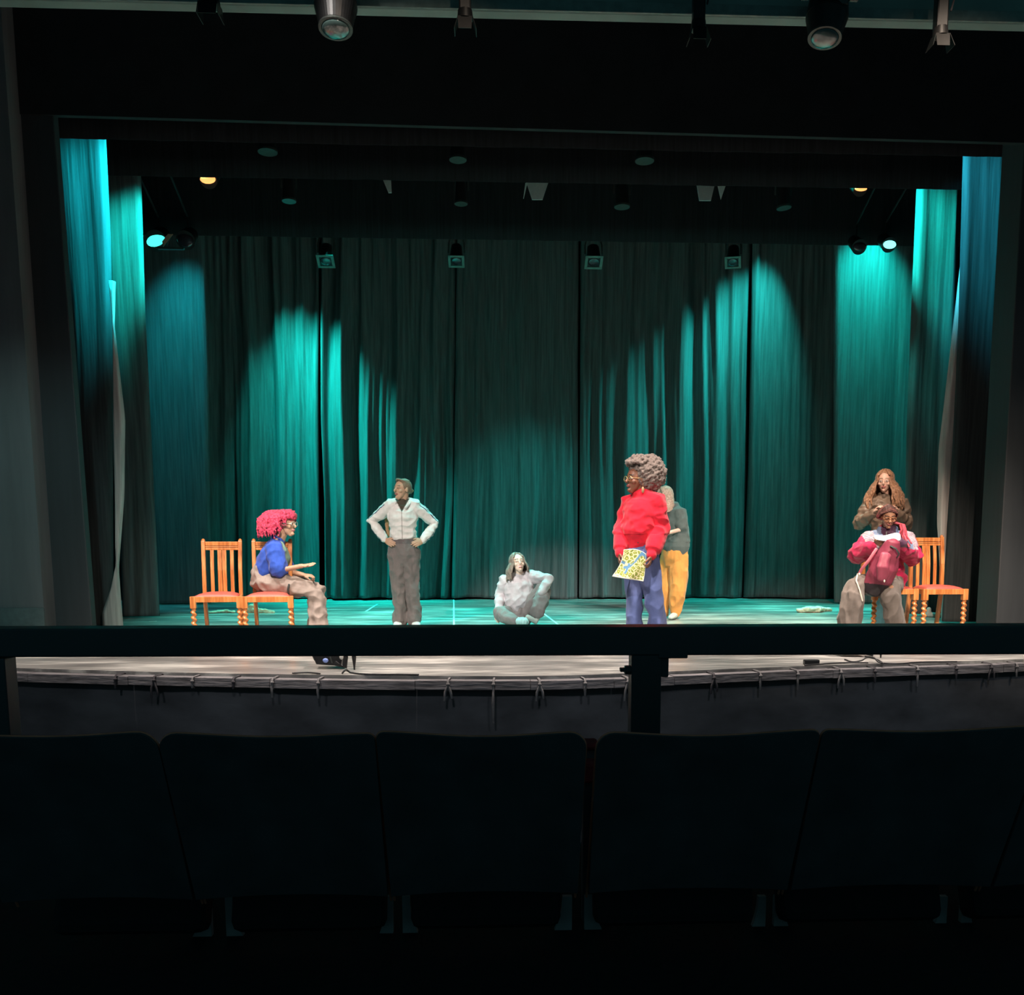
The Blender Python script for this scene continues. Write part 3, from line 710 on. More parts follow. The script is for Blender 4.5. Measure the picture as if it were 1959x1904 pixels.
# ------------------------------------------------------------------ chairs
def wood_mat():
    m, T, b = nt('orange_oak')
    n = noise_node(T, 5, 6, sc=(9, 9, .8))
    r = ramp(T, n.outputs[0], [(.3, (.42, .12, .03)), (.5, (.62, .22, .06)), (.7, (.78, .34, .12))])
    T.links.new(r.outputs[0], b.inputs['Base Color']); b.inputs['Roughness'].default_value = .32
    b.inputs['Coat Weight'].default_value = .4; b.inputs['Coat Roughness'].default_value = .2
    return m
M_oak = wood_mat(); M_seat = mat('red_leather_seat', (.55, .10, .075), .5, var=.15, scale=14, bump=.1)
def build_chair(label):
    t = thing('dining_chair', label, 'chair', group='oak chairs with barley twist legs')
    hw, bw, dp, sh = .233, .168, .41, .468
    for s in (-1, 1):
        m = MB(); x = s * (hw - .026)
        m.box((x, .026, sh - .055), (.052, .052, .11))
        part('leg', m, M_oak, t, bevel=.003, world=False)
        # barley twist
        m = MB(); nz, na = 110, 20; z0, z1 = .05, sh - .112
        prof = []
        for j in range(nz + 1):
            z = z0 + (z1 - z0) * j / nz; e = min(1, min(j, nz - j) / 7)
            for k in range(na):
                an = 2 * PI * k / na
                ca = (math.cos(an - s * 0 + z * 2 * PI / .050) + 1) / 2
                r_ = .0165 + .0085 * e * (ca ** .8) ; ox = .003 * e * math.cos(-z * 2 * PI / .050); oy = .003 * e * math.sin(-z * 2 * PI / .050)
                m.v.append(Vector((x + ox + r_ * math.cos(an), .026 + oy + r_ * math.sin(an), z)))
        for j in range(nz):
            for k in range(na):
                k2 = (k + 1) % na; m.f.append((j * na + k, j * na + k2, (j + 1) * na + k2, (j + 1) * na + k))
        m.tube([(x, .026, .0), (x, .026, .02), (x, .026, .04), (x, .026, .052)], [.016, .021, .021, .015], 16, round_=False)
        m.tube([(x, .026, z1 - .006), (x, .026, z1 + .004)], [.02, .023], 16, round_=False)
        lg = [c for c in t.children if c.name.startswith('leg')][-1]
        part('twist', m, M_oak, lg, smooth=True, world=False)
    for s in (-1, 1):
        m = MB(); w = .036
        pts = [(s * bw, dp + .075, 0), (s * bw, dp + .035, .22), (s * bw, dp, sh - .03), (s * bw, dp + .012, .70), (s * (bw + .003), dp + .055, .975)]
        for (p, q) in zip(pts[:-1], pts[1:]):
            b0 = len(m.v); p, q = Vector(p), Vector(q)
            for P_ in (p, q):
                for dx, dy in ((-1, -1), (1, -1), (1, 1), (-1, 1)): m.v.append(P_ + Vector((dx * w / 2, dy * w / 2, 0)))
            m.f += [tuple(b0 + i for i in f) for f in ((0, 1, 5, 4), (1, 2, 6, 5), (2, 3, 7, 6), (3, 0, 4, 7), (3, 2, 1, 0), (4, 5, 6, 7))]
        m.ell((s * (bw + .003), dp + .056, .977), (.018, .018, .020), None, 12, 8)
        part('back_post', m, M_oak, t, bevel=.003, world=False)
    part('crest_rail', MB().box((0, dp + .052, .948), (2 * bw - .03, .024, .040)).box((0, dp + .049, .918), (2 * bw - .03, .026, .012)).box((0, dp + .045, .898), (2 * bw - .03, .020, .022)), M_oak, t, bevel=.004, world=False)
    def slat(x, w):
        m = MB(); pts = [(dp + .002, sh - .01), (dp + .014, .70), (dp + .044, .90)]
        for (y0, z0), (y1, z1) in zip(pts[:-1], pts[1:]):
            b0 = len(m.v)
            for y, z in ((y0, z0), (y1, z1)):
                for dx, dy in ((-1, -1), (1, -1), (1, 1), (-1, 1)): m.v.append(Vector((x + dx * w / 2, y + dy * .006, z)))
            m.f += [tuple(b0 + i for i in f) for f in ((0, 1, 5, 4), (1, 2, 6, 5), (2, 3, 7, 6), (3, 0, 4, 7), (3, 2, 1, 0), (4, 5, 6, 7))]
        part('slat', m, M_oak, t, bevel=.002, world=False)
    slat(-.092, .034); slat(-.0215, .039); slat(.0215, .039); slat(.092, .034)
    part('back_rail', MB().box((0, dp, sh - .03), (2 * bw - .03, .026, .055)), M_oak, t, bevel=.003, world=False)
    part('seat_rail', MB().box((0, .02, sh - .028), (2 * hw - .10, .026, .052)), M_oak, t, bevel=.003, world=False)
    for s in (-1, 1):
        a, b_ = Vector((s * (hw - .02), .05, sh - .028)), Vector((s * (bw + .002), dp - .02, sh - .028))
        ang = math.atan2(b_.y - a.y, b_.x - a.x)
        part('seat_rail', MB().box((a + b_) / 2, ((b_ - a).length, .024, .052), Matrix.Rotation(ang, 3, 'Z')), M_oak, t, bevel=.003, world=False)
    m = MB(); nx, ny = 14, 12
    for side_ in (1, 0):
        for j in range(ny + 1):
            for i in range(nx + 1):
                v = j / ny; u = i / nx * 2 - 1; y = .018 + v * (dp - .045); W_ = (hw - .03) * (1 - v) + (bw - .004) * v
                e = (1 - abs(u) ** 3.2) * (1 - abs(2 * v - 1) ** 3.2)
                m.v.append(Vector((u * W_, y, sh - .012 + side_ * (.012 + .034 * max(0, e) ** .6))))
    K = (nx + 1) * (ny + 1)
    for j in range(ny):
        for i in range(nx):
            q = j * (nx + 1) + i; m.f.append((q, q + 1, q + nx + 2, q + nx + 1)); m.f.append((K + q, K + q + nx + 1, K + q + nx + 2, K + q + 1))
    ring = [i for i in range(nx + 1)] + [j * (nx + 1) + nx for j in range(1, ny + 1)] + [ny * (nx + 1) + i for i in range(nx - 1, -1, -1)] + [j * (nx + 1) for j in range(ny - 1, 0, -1)]
    for i in range(len(ring)):
        p, q = ring[i], ring[(i + 1) % len(ring)]; m.f.append((p, K + p, K + q, q))
    part('seat', m, M_seat, t, smooth=True, world=False, label='domed red leather seat pad')
    return t
ch = build_chair('empty oak chair at far left with red leather seat')
def chair_at(o, px_l, px_r, fy, rz=0):
    a, b = flo(px_l, fy), flo(px_r, fy); c = (a + b) / 2; o.location = (c.x, c.y, 0); o.rotation_euler.z = rz; return o
chair_at(ch, 368.5, 466, 1238, R(6))
ch2 = chair_at(dup(ch, label='oak chair the red haired person in the blue shirt sits on'), 468, 562, 1238, R(5))
ch3 = chair_at(dup(ch, label='oak chair under the seated person with the maroon backpack'), 1664, 1757, 1218, R(3)); ch3.scale = (1.04,) * 3
ch4 = chair_at(dup(ch, label='empty oak chair at far right with red leather seat'), 1759, 1852, 1218, R(4)); ch4.scale = (1.04,) * 3
# ------------------------------------------------------------------ props on the floor
M_cream = mat('cream_cloth', (.72, .66, .48), .9, var=.2, scale=20)
def lump(name, pts, rad, label, cat, seed, vox=.008):
    m = MB(); base = [flo(x, y) for x, y in pts]
    m.tube([p + Vector((0, 0, r_[1] * .9)) for p, r_ in zip(base, rad)], rad, 12, side=(1, 0, 0) if False else None)
    c = sum(base, Vector()) / len(base)
    t = thing(name, label, cat, (c.x, c.y, 0))
    f = lambda p: .018 * noise.noise(Vector((p.x * 14, p.y * 14, p.z * 20 + seed))) + .008 * noise.noise(Vector((p.x * 35, p.y * 35, p.z * 35 + seed)))
    blob('cloth', m, M_cream, t, vox, 2, f)
lump('crumpled_cloth', [(400, 1174), (430, 1172), (447, 1173)], [(.03, .014), (.045, .02), (.03, .016)], 'thin pale rag on the stage floor behind the far left chair', 'cloth', 3)
lump('crumpled_cloth', [(462, 1172.5), (485, 1172.5), (497, 1173), (523, 1173.5)], [(.03, .02), (.075, .05), (.05, .03), (.03, .015)], 'pale cloth heap on the stage floor seen under the second chair', 'cloth', 5)
lump('crumpled_cloth', [(1528, 1172), (1545, 1172.5), (1562, 1172), (1575, 1170), (1589, 1169.5)], [(.06, .03), (.085, .042), (.085, .042), (.05, .03), (.04, .02)], 'pale folded cloth on the stage floor left of the seated person with the backpack', 'cloth', 8)
M_tape = mat('stage_tape', (.75, .78, .72), .6, var=.1)
def tape(a, b, w, label):
    p, q = flo(*a, .003), flo(*b, .003); d = (q - p).normalized(); s = Vector((-d.y, d.x, 0)) * w / 2
    tag(part('floor_tape', MB().prism([p - s, q - s, q + s, p + s], (0, 0, 1), .001), M_tape), label, 'tape', 'tape marks on the stage floor')
tape((700, 1170), (722, 1156), .03, 'short diagonal tape mark left of the white jacket player')
tape((868, 1146), (868.5, 1197), .02, 'thin tape line running upstage left of the seated player on the floor')
tape((1040, 1174), (1070, 1197), .025, 'diagonal tape line at the right foot of the seated player on the floor')
tape((285, 1189), (300, 1188.5), .03, 'short tape mark at the foot of the left side curtains')
# small pale shoe behind the right chairs
c = flo(1788, 1181)
shoe_t = thing('canvas_shoe', 'lone pale shoe on the floor behind the far right chair', 'shoe', (c.x, c.y, 0))
m = MB().tube([c + Vector((-.09, 0, .035)), c + Vector((.03, -.03, .03)), c + Vector((.10, -.05, .025))], [(.035, .035), (.04, .03), (.035, .022)], 12)
m.tube([c + Vector((-.085, 0, .05)), c + Vector((-.08, 0, .10))], [.034, .030], 12)
blob('upper', m, mat('pale_canvas', (.42, .42, .40), .8), shoe_t, .006, 2)
# floor flood at the stage edge and its cables
def footlamp(px, py, label, w, h, seed, full=True):
    c = flo(px, py); t = thing('floor_lamp', label, 'stage light', (c.x, c.y, 0))
    m = MB()
    a = Vector((c.x - w * .5, c.y, .035))
    # wedge housing, narrower at the foot
    m.prism([(c.x - w * .5, c.y, .04), (c.x + w * .28, c.y, .025), (c.x + w * .5, c.y, h), (c.x - w * .82, c.y, h)], (0, 1, 0), .16)
    part('housing', m, M_lamp, t, bevel=.006)
    part('vent_slat', MB().prism([(c.x - w * .68, c.y - .004, h * .55), (c.x - w * .65, c.y - .004, h * .55), (c.x - w * .52, c.y - .004, .07), (c.x - w * .55, c.y - .004, .07)], (0, 1, 0), .003), M_lampg, t)
    if full:
        part('vent_slat', MB().prism([(c.x - w * .1, c.y - .004, h * .5), (c.x - w * .06, c.y - .004, h * .5), (c.x + w * .03, c.y - .004, .05), (c.x - w * .01, c.y - .004, .05)], (0, 1, 0), .003), M_lampg, t)
        part('indicator', MB().ell((c.x - w * .19, c.y - .006, .07), (.022, .006, .018), None, 12, 6), mat('blue_plastic', (.25, .35, .75), .3), t, smooth=True)
    y = MB(); x = c.x + w * .42
    y.tube([(x - .07, c.y - .02, .05), (x, c.y - .02, .02), (x + .02, c.y - .01, h * .7), (x - .01, c.y, h)], [(.02, .006)] * 4, 8)
    part('yoke', y, M_lamp, t)
    if full: part('knob', MB().ell((x - .02, c.y - .035, .10), (.016, .012, .02), None, 12, 6), mat('pale_knob', (.75, .72, .66), .5), t, smooth=True)
    part('clamp', MB().tube([(x + .07, c.y - .03, h), (x + .075, c.y - .03, .10), (x + .075, c.y - .03, .03), (x + .075, c.y - .03, .0)], [.010, .018, .008, .006], 10), M_lamp, t)
    return t
footlamp(635, 1281, 'black wedge shaped floor lamp at the stage edge, left of centre, under the rail', .24, .26, 1)
footlamp(1645, 1258, 'black floor lamp at the right stage edge, mostly behind the rail', .22, .24, 2, False)
def cable(pts, r, label):
    P_ = smooth_curve([flo(x, y, z) if z < .03 else flo(x, y, z) for x, y, z in pts], 6)
    tag(part('power_cable', MB().tube(P_, r, 8), mat('black_cable', (.015, .015, .016), .5), smooth=True), label, 'cable', 'cables by the floor lamps')
cable([(655, 1288, .008), (662, 1282, .03), (672, 1287, .008), (700, 1290, .008), (770, 1290.5, .008), (800, 1291, .008)], .007, 'black cable trailing right from the left floor lamp')
cable([(612, 1289, .008), (590, 1287, .008), (560, 1288, .008)], .006, 'black cable trailing left from the left floor lamp')
cable([(1616, 1262, .008), (1630, 1266, .008), (1648, 1264, .02), (1660, 1258, .04), (1680, 1263, .01), (1690, 1270, .008)], .006, 'tangled black cable below the right floor lamp')
cable([(1655, 1256, .04), (1672, 1259, .04), (1684, 1268, .01), (1720, 1270, .008), (1760, 1267, .008), (1830, 1266, .008)], .006, 'black cable running right along the stage edge')
cable([(1540, 1273, .008), (1580, 1270, .008), (1625, 1268, .008), (1660, 1268, .008)], .006, 'black cable running left along the stage edge')
tag(part('floor_socket', MB().box(flo(1552, 1272) + Vector((0, 0, .02)), (.12, .05, .04)), M_lamp, bevel=.004), 'small black socket box at the stage edge, left of the right floor lamp', 'socket')
# ------------------------------------------------------------------ people
def skin_mat(name, col): return mat(name, col, .5, var=.05, scale=30, attr=True)
def cloth_mat(name, col, rough=.85, var=.12, scale=30, sheen=.15): return mat(name, col, rough, var=var, scale=scale, attr=True, sheen=sheen, spec=.25)
def hframe(yaw, pitch, roll=0):
    # yaw 0 looks at the audience, positive turns to the right of the picture; pitch positive looks up
    f = Vector((math.sin(yaw) * math.cos(pitch), -math.cos(yaw) * math.cos(pitch), math.sin(pitch)))
    r = Vector((0, 0, 1)).cross(f).normalized(); r = -r      # viewer's own right hand side: x axis
    r = f.cross(Vector((0, 0, 1))).normalized()
    u = r.cross(f).normalized()
    M_ = Matrix((r, f, u)).transposed()
    return M_ @ Matrix.Rotation(roll, 3, 'Y')
def head_shape(m, c, Hm, k=1.0, nose=1.0, ears=True):
    L = lambda p: c + Hm @ (Vector(p) * k)
    s = lambda t: tuple(x * k for x in t)
    m.ell(L((0, -.016, .030)), s((.073, .090, .083)), Hm, 20, 14)
    m.ell(L((0, .020, .022)), s((.066, .066, .074)), Hm, 18, 12)
    m.tube([L((0, .014, .02)), L((0, .022, -.03)), L((0, .034, -.070)), L((0, .048, -.094))], [s((.066, .068)), s((.060, .060)), s((.046, .042)), s((.024, .022))], 16, side=Hm @ Vector((1, 0, 0)))
    m.tube([L((0, .080, .018)), L((0, .092, -.002)), L((0, .104, -.020)), L((0, .098, -.028))], [s((.007, .007)), s((.009, .009)), s((.013 * nose, .011)), s((.014 * nose, .008))], 10, side=Hm @ Vector((1, 0, 0)))
    m.tube([L((-.042, .068, .028)), L((0, .082, .028)), L((.042, .068, .028))], [s((.008, .008))] * 3, 8)
    for x in (-1, 1):
        m.ell(L((x * .040, .052, -.022)), s((.022, .024, .020)), Hm)
        m.ell(L((x * .031, .073, .006)), s((.015, .013, .010)), Hm)
        if ears: m.ell(L((x * .075, -.008, -.004)), s((.010, .018, .029)), Hm)
    m.ell(L((0, .084, -.050)), s((.023, .011, .007)), Hm); m.ell(L((0, .083, -.060)), s((.019, .011, .007)), Hm)
    m.ell(L((0, .070, -.088)), s((.020, .018, .016)), Hm)
def hand_shape(m, wr, d, n, th, curl=(.3, .5, .4), k=1.0, spread=.10, thumb_out=.75):
    """wr wrist, d direction of the fingers, n side the palm faces, th side of the thumb"""
    d = Vector(d).normalized(); n = Vector(n); n = (n - d * n.dot(d)).normalized(); s = d.cross(n); 
    if s.dot(Vector(th)) < 0: s = -s
    m.tube([wr - d * .01, wr + d * .03 * k, wr + d * .075 * k], [(.023 * k, .018 * k), (.034 * k, .015 * k), (.038 * k, .013 * k)], 12, side=s)
    kn = [(.030, .078, .066, .0088), (.010, .084, .076, .0092), (-.011, .081, .070, .0088), (-.030, .073, .055, .0078)]
    for i, (o, base, ln, r_) in enumerate(kn):
        p = wr + (s * o + d * base) * k; dd = (d + s * o * spread * 30 * .1).normalized(); pts = [p - d * .02 * k, p]; a = 0
        for j, c_ in enumerate(curl):
            a += c_; v = dd * math.cos(a) + n * math.sin(a); p = p + v * ln * k * (.42, .32, .26)[j]; pts.append(p)
        m.tube(pts, [r_ * 1.1 * k, r_ * 1.05 * k, r_ * k, r_ * .9 * k, r_ * .78 * k], 8)
    p = wr + (s * .024 + d * .022) * k; v = (s * thumb_out + d * .7 + n * .25).normalized(); v2 = (s * .25 + d * .9 + n * .45).normalized()
    m.tube([p - s * .012, p + v * .032 * k, p + v * .032 * k + v2 * .028 * k, p + v * .032 * k + v2 * .050 * k], [.015 * k, .0125 * k, .0105 * k, .0088 * k], 8)
def face_col(c, Hm, k, skin, hairc, lips, closed=False, white=(.85, .83, .80), cap=None, teeth=False):
    Hi = Hm.transposed()
    def f(p):
        q = Hi @ (p - c) / k; x, y, z = q
        if y > .045 and abs(x) < .07 and -.11 < z < .09:
            ax = abs(x)
            if abs(ax - .031) < .019 and abs(z - .033) < .0042 + .001: return hairc
            ez = z - .007; e = ((ax - .031) / .0155) ** 2 + (ez / .0058) ** 2
            if e < 1:
                if closed: return tuple(a * .45 for a in skin)
                return (.03, .02, .015) if abs(ax - .031) < .0062 else white
            if 1 <= e < 1.9 and ez > 0: return tuple(a * .3 for a in skin)
            if abs(x) < .024 and -.069 < z < -.044 and y > .07:
                return (tuple(a * .35 for a in lips) if not teeth else (.85, .82, .78)) if abs(z + .0555) < (.0016 if not teeth else .0045) else lips
        if cap and cap(q): return hairc
        return skin
    return f
def folds(amp, f1=(9, 9, 5), f2=(24, 24, 14), seed=0, w=.4):
    def g(p):
        a = noise.noise(Vector((p.x * f1[0] + seed, p.y * f1[1], p.z * f1[2]))); b = noise.noise(Vector((p.x * f2[0], p.y * f2[1] + seed, p.z * f2[2])))
        return 1.7 * amp * ((.75 - 2.2 * abs(a)) * .9 + w * b)
    return g
def V(*a): return Vector(a)
class Person:
    def __init__(s, label, base, cat='person'):
        s.y0 = base.y; s.t = thing('person', label, cat, (base.x, base.y, 0)); s.base = base
    def P(s, x, y, dy=0): return at(x, y, s.y0 + dy)
def limb(m, pts, rad, n=14, side=None): m.tube(pts, rad, n, side=side)
def strand(m, pts, r, n=6): m.tube(pts, r, n)
def hair_fall(m, c, Hm, k, parting, azims, length, r0=.011, wave=.006, out=.012, seed=0, ztop=.118, drop=None, flare=0.0, rows=1):
    """locks from the parting over the skull, then hanging straight down in the world"""
    rnd = random.Random(seed)
    L = lambda p: c + Hm @ (Vector(p) * k)
    for az in azims:
        ln = length(az) if callable(length) else length
        ln *= rnd.uniform(.9, 1.08)
        ph = rnd.uniform(0, 6.28)
        A = R(az)                      # 0 = face, 90 = right, 180 = back
        pts = []
        for i in range(7):
            t = i / 6; el = PI / 2 * (1 - t) + (-.1) * t
            x = (.078 + out) * math.sin(A) * math.cos(el); y = -.014 + (.095 + out) * math.cos(A) * math.cos(el); z = .026 + (.090 + out) * math.sin(el)
            pts.append(L((x + parting * (1 - t) * .8, y, z)))
        base = pts[-1]; o = Hm @ Vector((math.sin(A), math.cos(A), 0)); o.z = 0
        if o.length > 0: o.normalize()
        ns = max(3, int(ln / .035))
        for j in range(1, ns + 1):
            t = j / ns; dz = ln * t
            q = base + Vector((0, 0, -dz)) + o * (flare * math.sin(t * PI * .6)) + Vector((math.cos(ph + dz * 42), math.sin(ph + dz * 42), 0)) * wave
            if drop: q = drop(q, az, t)
            pts.append(q)
        n_ = len(pts)
        m.tube(pts, [r0 * (1 - .45 * (i / n_) ** 2) for i in range(n_)], 6)
def curls(m, c, Hm, rfun, n, r, seed=0, keep=None):
    rnd = random.Random(seed)
    for i in range(n):
        z = 1 - 2 * (i + .5) / n; a = i * 2.39996; q = Vector((math.sqrt(1 - z * z) * math.cos(a), math.sqrt(1 - z * z) * math.sin(a), z))
        if keep and not keep(q): continue
        p = c + Hm @ Vector((q.x * rfun[0], q.y * rfun[1], q.z * rfun[2])) * rnd.uniform(.93, 1.05)
        m.ell(p, (r * rnd.uniform(.8, 1.3),) * 3, None, 8, 6)
def shoe(m, ank, toe, w=.045, h=.05):
    d = (toe - ank); d.z = 0; d.normalize(); z = min(ank.z, toe.z)
    m.tube([V(ank.x, ank.y, z + .04) - d * .045, V(ank.x, ank.y, z + .045) + d * .03, V(toe.x, toe.y, z + .032) - d * .06, V(toe.x, toe.y, z + .026) - d * .01], [(w * .85, .040), (w, .042), (w * 1.05, .032), (w * .8, .024)], 14, side=d.cross(V(0, 0, 1)))
    m.tube([V(ank.x, ank.y, z + .05) - d * .02, V(ank.x, ank.y, z + .1) - d * .02], [.042, .04], 12)
def body(p, J, hm, c, k, skinm, skin, hairc, lips, closed=False, sk=1.0, hands=(), nose=1.0, shs=None, extra=None, cap=None, teeth=False):
    m = MB(); head_shape(m, c, hm, k, nose)
    sx = (J['shR'] - J['shL']).normalized()
    m.tube([c + hm @ V(0, -.025, -.05) * k, (c + hm @ V(0, -.02, -.11) * k) * .5 + J['neck'] * .5, J['neck']], [.052 * k, .050 * k, .056 * k], 14)
    ch, pv = J['chest'], J['pelvis']; wa = J.get('waist', (ch + pv) / 2)
    m.tube([J['neck'] + (ch - J['neck']) * .15, ch, wa, pv], [(.11, .06), (.13, .085), (.105, .075), (.13, .085)], 16, side=sx)
    for s in 'LR':
        m.tube([J['sh' + s] + (J['neck'] - J['sh' + s]) * .4, J['sh' + s], J['el' + s], J['wr' + s]], [.045, .044, .034, .0225], 12)
        if 'hp' + s in J:
            m.tube([J['hp' + s], J['kn' + s], J['an' + s]], [.072, .048, .034], 12)
    for h in hands: hand_shape(m, *h[:4], **h[4])
    if extra: extra(m)
    return blob('body', m, skinm, p.t, .0052, 2, None, face_col(c, hm, k, skin, hairc, lips, closed, cap=cap, teeth=teeth))
def glasses(p, c, hm, k, m_, r=.024, name='glasses'):
    L = lambda q: c + hm @ (V(*q) * k); g = MB()
    for s in (-1, 1):
        pts = [L((s * .033 + r * 1.05 * math.cos(a), .094 - abs(math.cos(a)) * .004, .004 + r * .85 * math.sin(a))) for a in [i * PI / 8 for i in range(17)]]
        g.tube(pts, .0027, 6, cap=False)
        g.tube([L((s * .057, .09, .010)), L((s * .079, .03, .008)), L((s * .080, -.02, .002))], .0024, 6)
    g.tube([L((-.010, .096, .008)), L((0, .1, .011)), L((.010, .096, .008))], .0025, 6)
    return part(name, g, m_, p.t, smooth=True)
WHT = (1, 1, 1)
# ===== the player in the white jacket, hands on hips
p = Person('person standing hands on hips in a white zip jacket and grey trousers', flo(777, 1199))
P = p.P
k = 1.03; hm = hframe(R(-48), R(4)); c = P(769.5, 937, -.02)
J = dict(neck=P(771, 963, .02), chest=P(770, 985, 0), waist=P(771.5, 1022, 0), pelvis=P(773, 1052, 0), shL=P(748, 967, 0), shR=P(792, 967, 0), elL=P(711, 998, .09), elR=P(832, 1003, .09),
         wrL=P(737, 1033, -.04), wrR=P(809, 1035, -.04), hpL=P(763, 1064, 0), hpR=P(784, 1064, 0), knL=P(765, 1132, -.02), knR=P(789, 1132, -.02), anL=P(765, 1188, .03), anR=P(792, 1188, .03))
SK_A = (.50, .30, .20)
body(p, J, hm, c, k, skin_mat('skin_light_brown', (1, 1, 1)), SK_A, (.16, .10, .06), (.42, .16, .13), True,
     hands=[(J['wrL'], P(752, 1042, -.13) - J['wrL'], V(.3, 1, -.2), V(0, .6, 1), dict(curl=(.25, .3, .3), thumb_out=.6)), (J['wrR'], P(793, 1041, -.13) - J['wrR'], V(-.3, 1, -.2), V(0, .6, 1), dict(curl=(.25, .3, .3), thumb_out=.6))])
M_wj = cloth_mat('white_track_jacket', (1, 1, 1), .75)
m = MB(); X = V(1, 0, 0)
m.tube([P(770, 967, .0), P(770, 975, 0), P(770.5, 992, -.01), P(771, 1012, -.005), P(772, 1028, 0), P(772.5, 1032, 0)], [(.10, .075), (.165, .10), (.168, .122), (.142, .105), (.148, .108), (.14, .10)], 24, side=X)
for s in 'LR':
    sh, el, wr = J['sh' + s], J['el' + s], J['wr' + s]
    m.tube([J['neck'] * .45 + sh * .55, sh, sh.lerp(el, .5), el, el.lerp(wr, .5), wr.lerp(el, .06)], [(.07, .07), (.078, .072), .066, .056, .054, .042], 16)
m.tube([J['neck'] + V(0, .0, -.03), J['neck'] + V(0, .0, .03)], [(.085, .078), (.075, .07)], 18, side=X)
elL, elR, shL, shR, wrL, wrR = (J[a] for a in ('elL', 'elR', 'shL', 'shR', 'wrL', 'wrR'))
def segd(q, a, b):
    d = b - a; t = max(0, min(1, (q - a).dot(d) / d.dot(d))); return t, q - (a + d * t)
def wjc(q):
    # zip, v neck and two navy stripes on the outside of each sleeve
    rel = q - P(770.5, 985, 0)
    if rel.y < -.02 and rel.z > -.02 and abs(rel.x) < max(0, (q.z - P(0, 979, 0).z) * .55): return (.055, .045, .03)
    if rel.y < -.05 and abs(rel.x + .003) < .0028: return (.25, .22, .2)
    for sh, el, wr, sg in ((shL, elL, wrL, -1), (shR, elR, wrR, 1)):
        for a, b in ((sh, el), (el, wr)):
            t, v = segd(q, a, b)
            if v.length < .085 and 0.0 < t < 1:
                d = (b - a).normalized(); outw = V(sg, 0, .0) if a is sh else V(sg, 0, -.4)
                outw = (outw - d * outw.dot(d)).normalized(); side_ = d.cross(outw)
                an = math.atan2(v.dot(side_), v.dot(outw)) * sg * (1)
                an = -an if False else an
                if v.dot(outw) > 0 and (abs(an + .05) < .11 or abs(an - .42) < .11) and not (a is sh and t < .12): return (.02, .025, .10)
    return (.74, .70, .68)
blob('jacket', m, M_wj, p.t, .007, 3, folds(.007, (10, 10, 14), (26, 26, 26), 2), wjc)
blob('collar', MB().tube([P(757, 962, -.06), P(756, 957, .02), P(763, 952, .085), P(778, 952, .085), P(787, 957, .02), P(784, 964, -.06), P(776, 972, -.10)], [(.016, .022)] * 7, 10), M_wj, p.t, .006, 2, None, lambda q: (.74, .70, .68))
M_gt = cloth_mat('grey_trousers', (1, 1, 1))
m = MB()
m.tube([P(772, 1035, 0), P(772.5, 1045, 0), P(773, 1062, .0), P(773.5, 1072, 0)], [(.150, .105), (.168, .115), (.186, .125), (.17, .11)], 22, side=X)
for s, hx, kx, ax in (('L', 761.5, 763, 765.5), ('R', 785, 788.5, 792.5)):
    m.tube([P(hx, 1070, 0), P((hx + kx) / 2, 1100, 0), P(kx, 1132, -.01), P(ax, 1165, .0), P(ax, 1187, .0)], [(.098, .105), (.088, .098), (.075, .085), (.074, .09), (.080, .10)], 18, side=X)
blob('trousers', m, M_gt, p.t, .007, 2, folds(.011, (11, 11, 7), (24, 24, 16), 5), lambda q: (.17, .145, .14) if q.z < P(0, 1041, 0).z else (.12, .10, .10))
part('belt_button', MB().ell(P(771.5, 1039, -.112), (.012, .006, .012), None, 12, 6), M_lampg, p.t, smooth=True)
M_ws = cloth_mat('white_trainers', (1, 1, 1), .6)
for s, ax in (('L', 761), ('R', 795)):
    m = MB(); shoe(m, P(ax + 1, 1199, .02), P(ax - 1 if s == 'L' else ax + 1, 1199, -.17), .048)
    blob('shoe', m, M_ws, p.t, .006, 2, None, lambda q: (.75, .72, .70) if q.z > .018 else (.45, .45, .45))
M_hA = cloth_mat('brown_hair', (1, 1, 1), .6, scale=60)
m = MB(); L = lambda q: c + hm @ (V(*q) * k)
m.ell(L((0, -.022, .034)), (.079 * k, .094 * k, .088 * k), hm, 20, 14)
for a in range(0, 360, 14):
    A = R(a)
    m.tube([L((.055 * math.sin(A), .060 * math.cos(A) + .01, .075 + .03 * abs(math.cos(A)) * (1 if math.cos(A) > 0 else .3))), L((.045 * math.sin(A), -.05, .10)), L((0, -.105, .02))], .012 * k, 6)
m.ell(L((0, -.11, .0)), (.03, .03, .035))
cap = lambda q: True
def cut_face(q):   # keep hair off the face: pull verts in front of the hairline inside the head
    l = hm.transposed() @ (q - c) / k
    if l.y > .045 and l.z < .072: return hm @ V(0, -.05, .0)
    return 0.002 * noise.noise(q * 60)
def dispv(f):
    return lambda q: f(q)
blob('hair', m, M_hA, p.t, .006, 2, cut_face, lambda q: (.20, .135, .09))
m = MB()
pts = [L((0, -.12, .0)), P(748, 962, .13), P(741, 975, .14), P(739.5, 992, .12), P(741, 1010, .10), P(744, 1026, .09)]
for i in range(3):
    q = []
    for j in range(26):
        t = j / 25 * (len(pts) - 1); a = int(min(t, len(pts) - 2)); b = pts[a].lerp(pts[a + 1], t - a); ph = j * .85 + i * 2.1
        q.append(b + V(math.cos(ph) * .014, math.sin(ph) * .010, 0))
    m.tube(q, [.017 - .006 * j / 25 for j in range(26)], 8)
blob('braid', m, M_hA, p.t, .006, 1, None, lambda q: (.36, .17, .08))
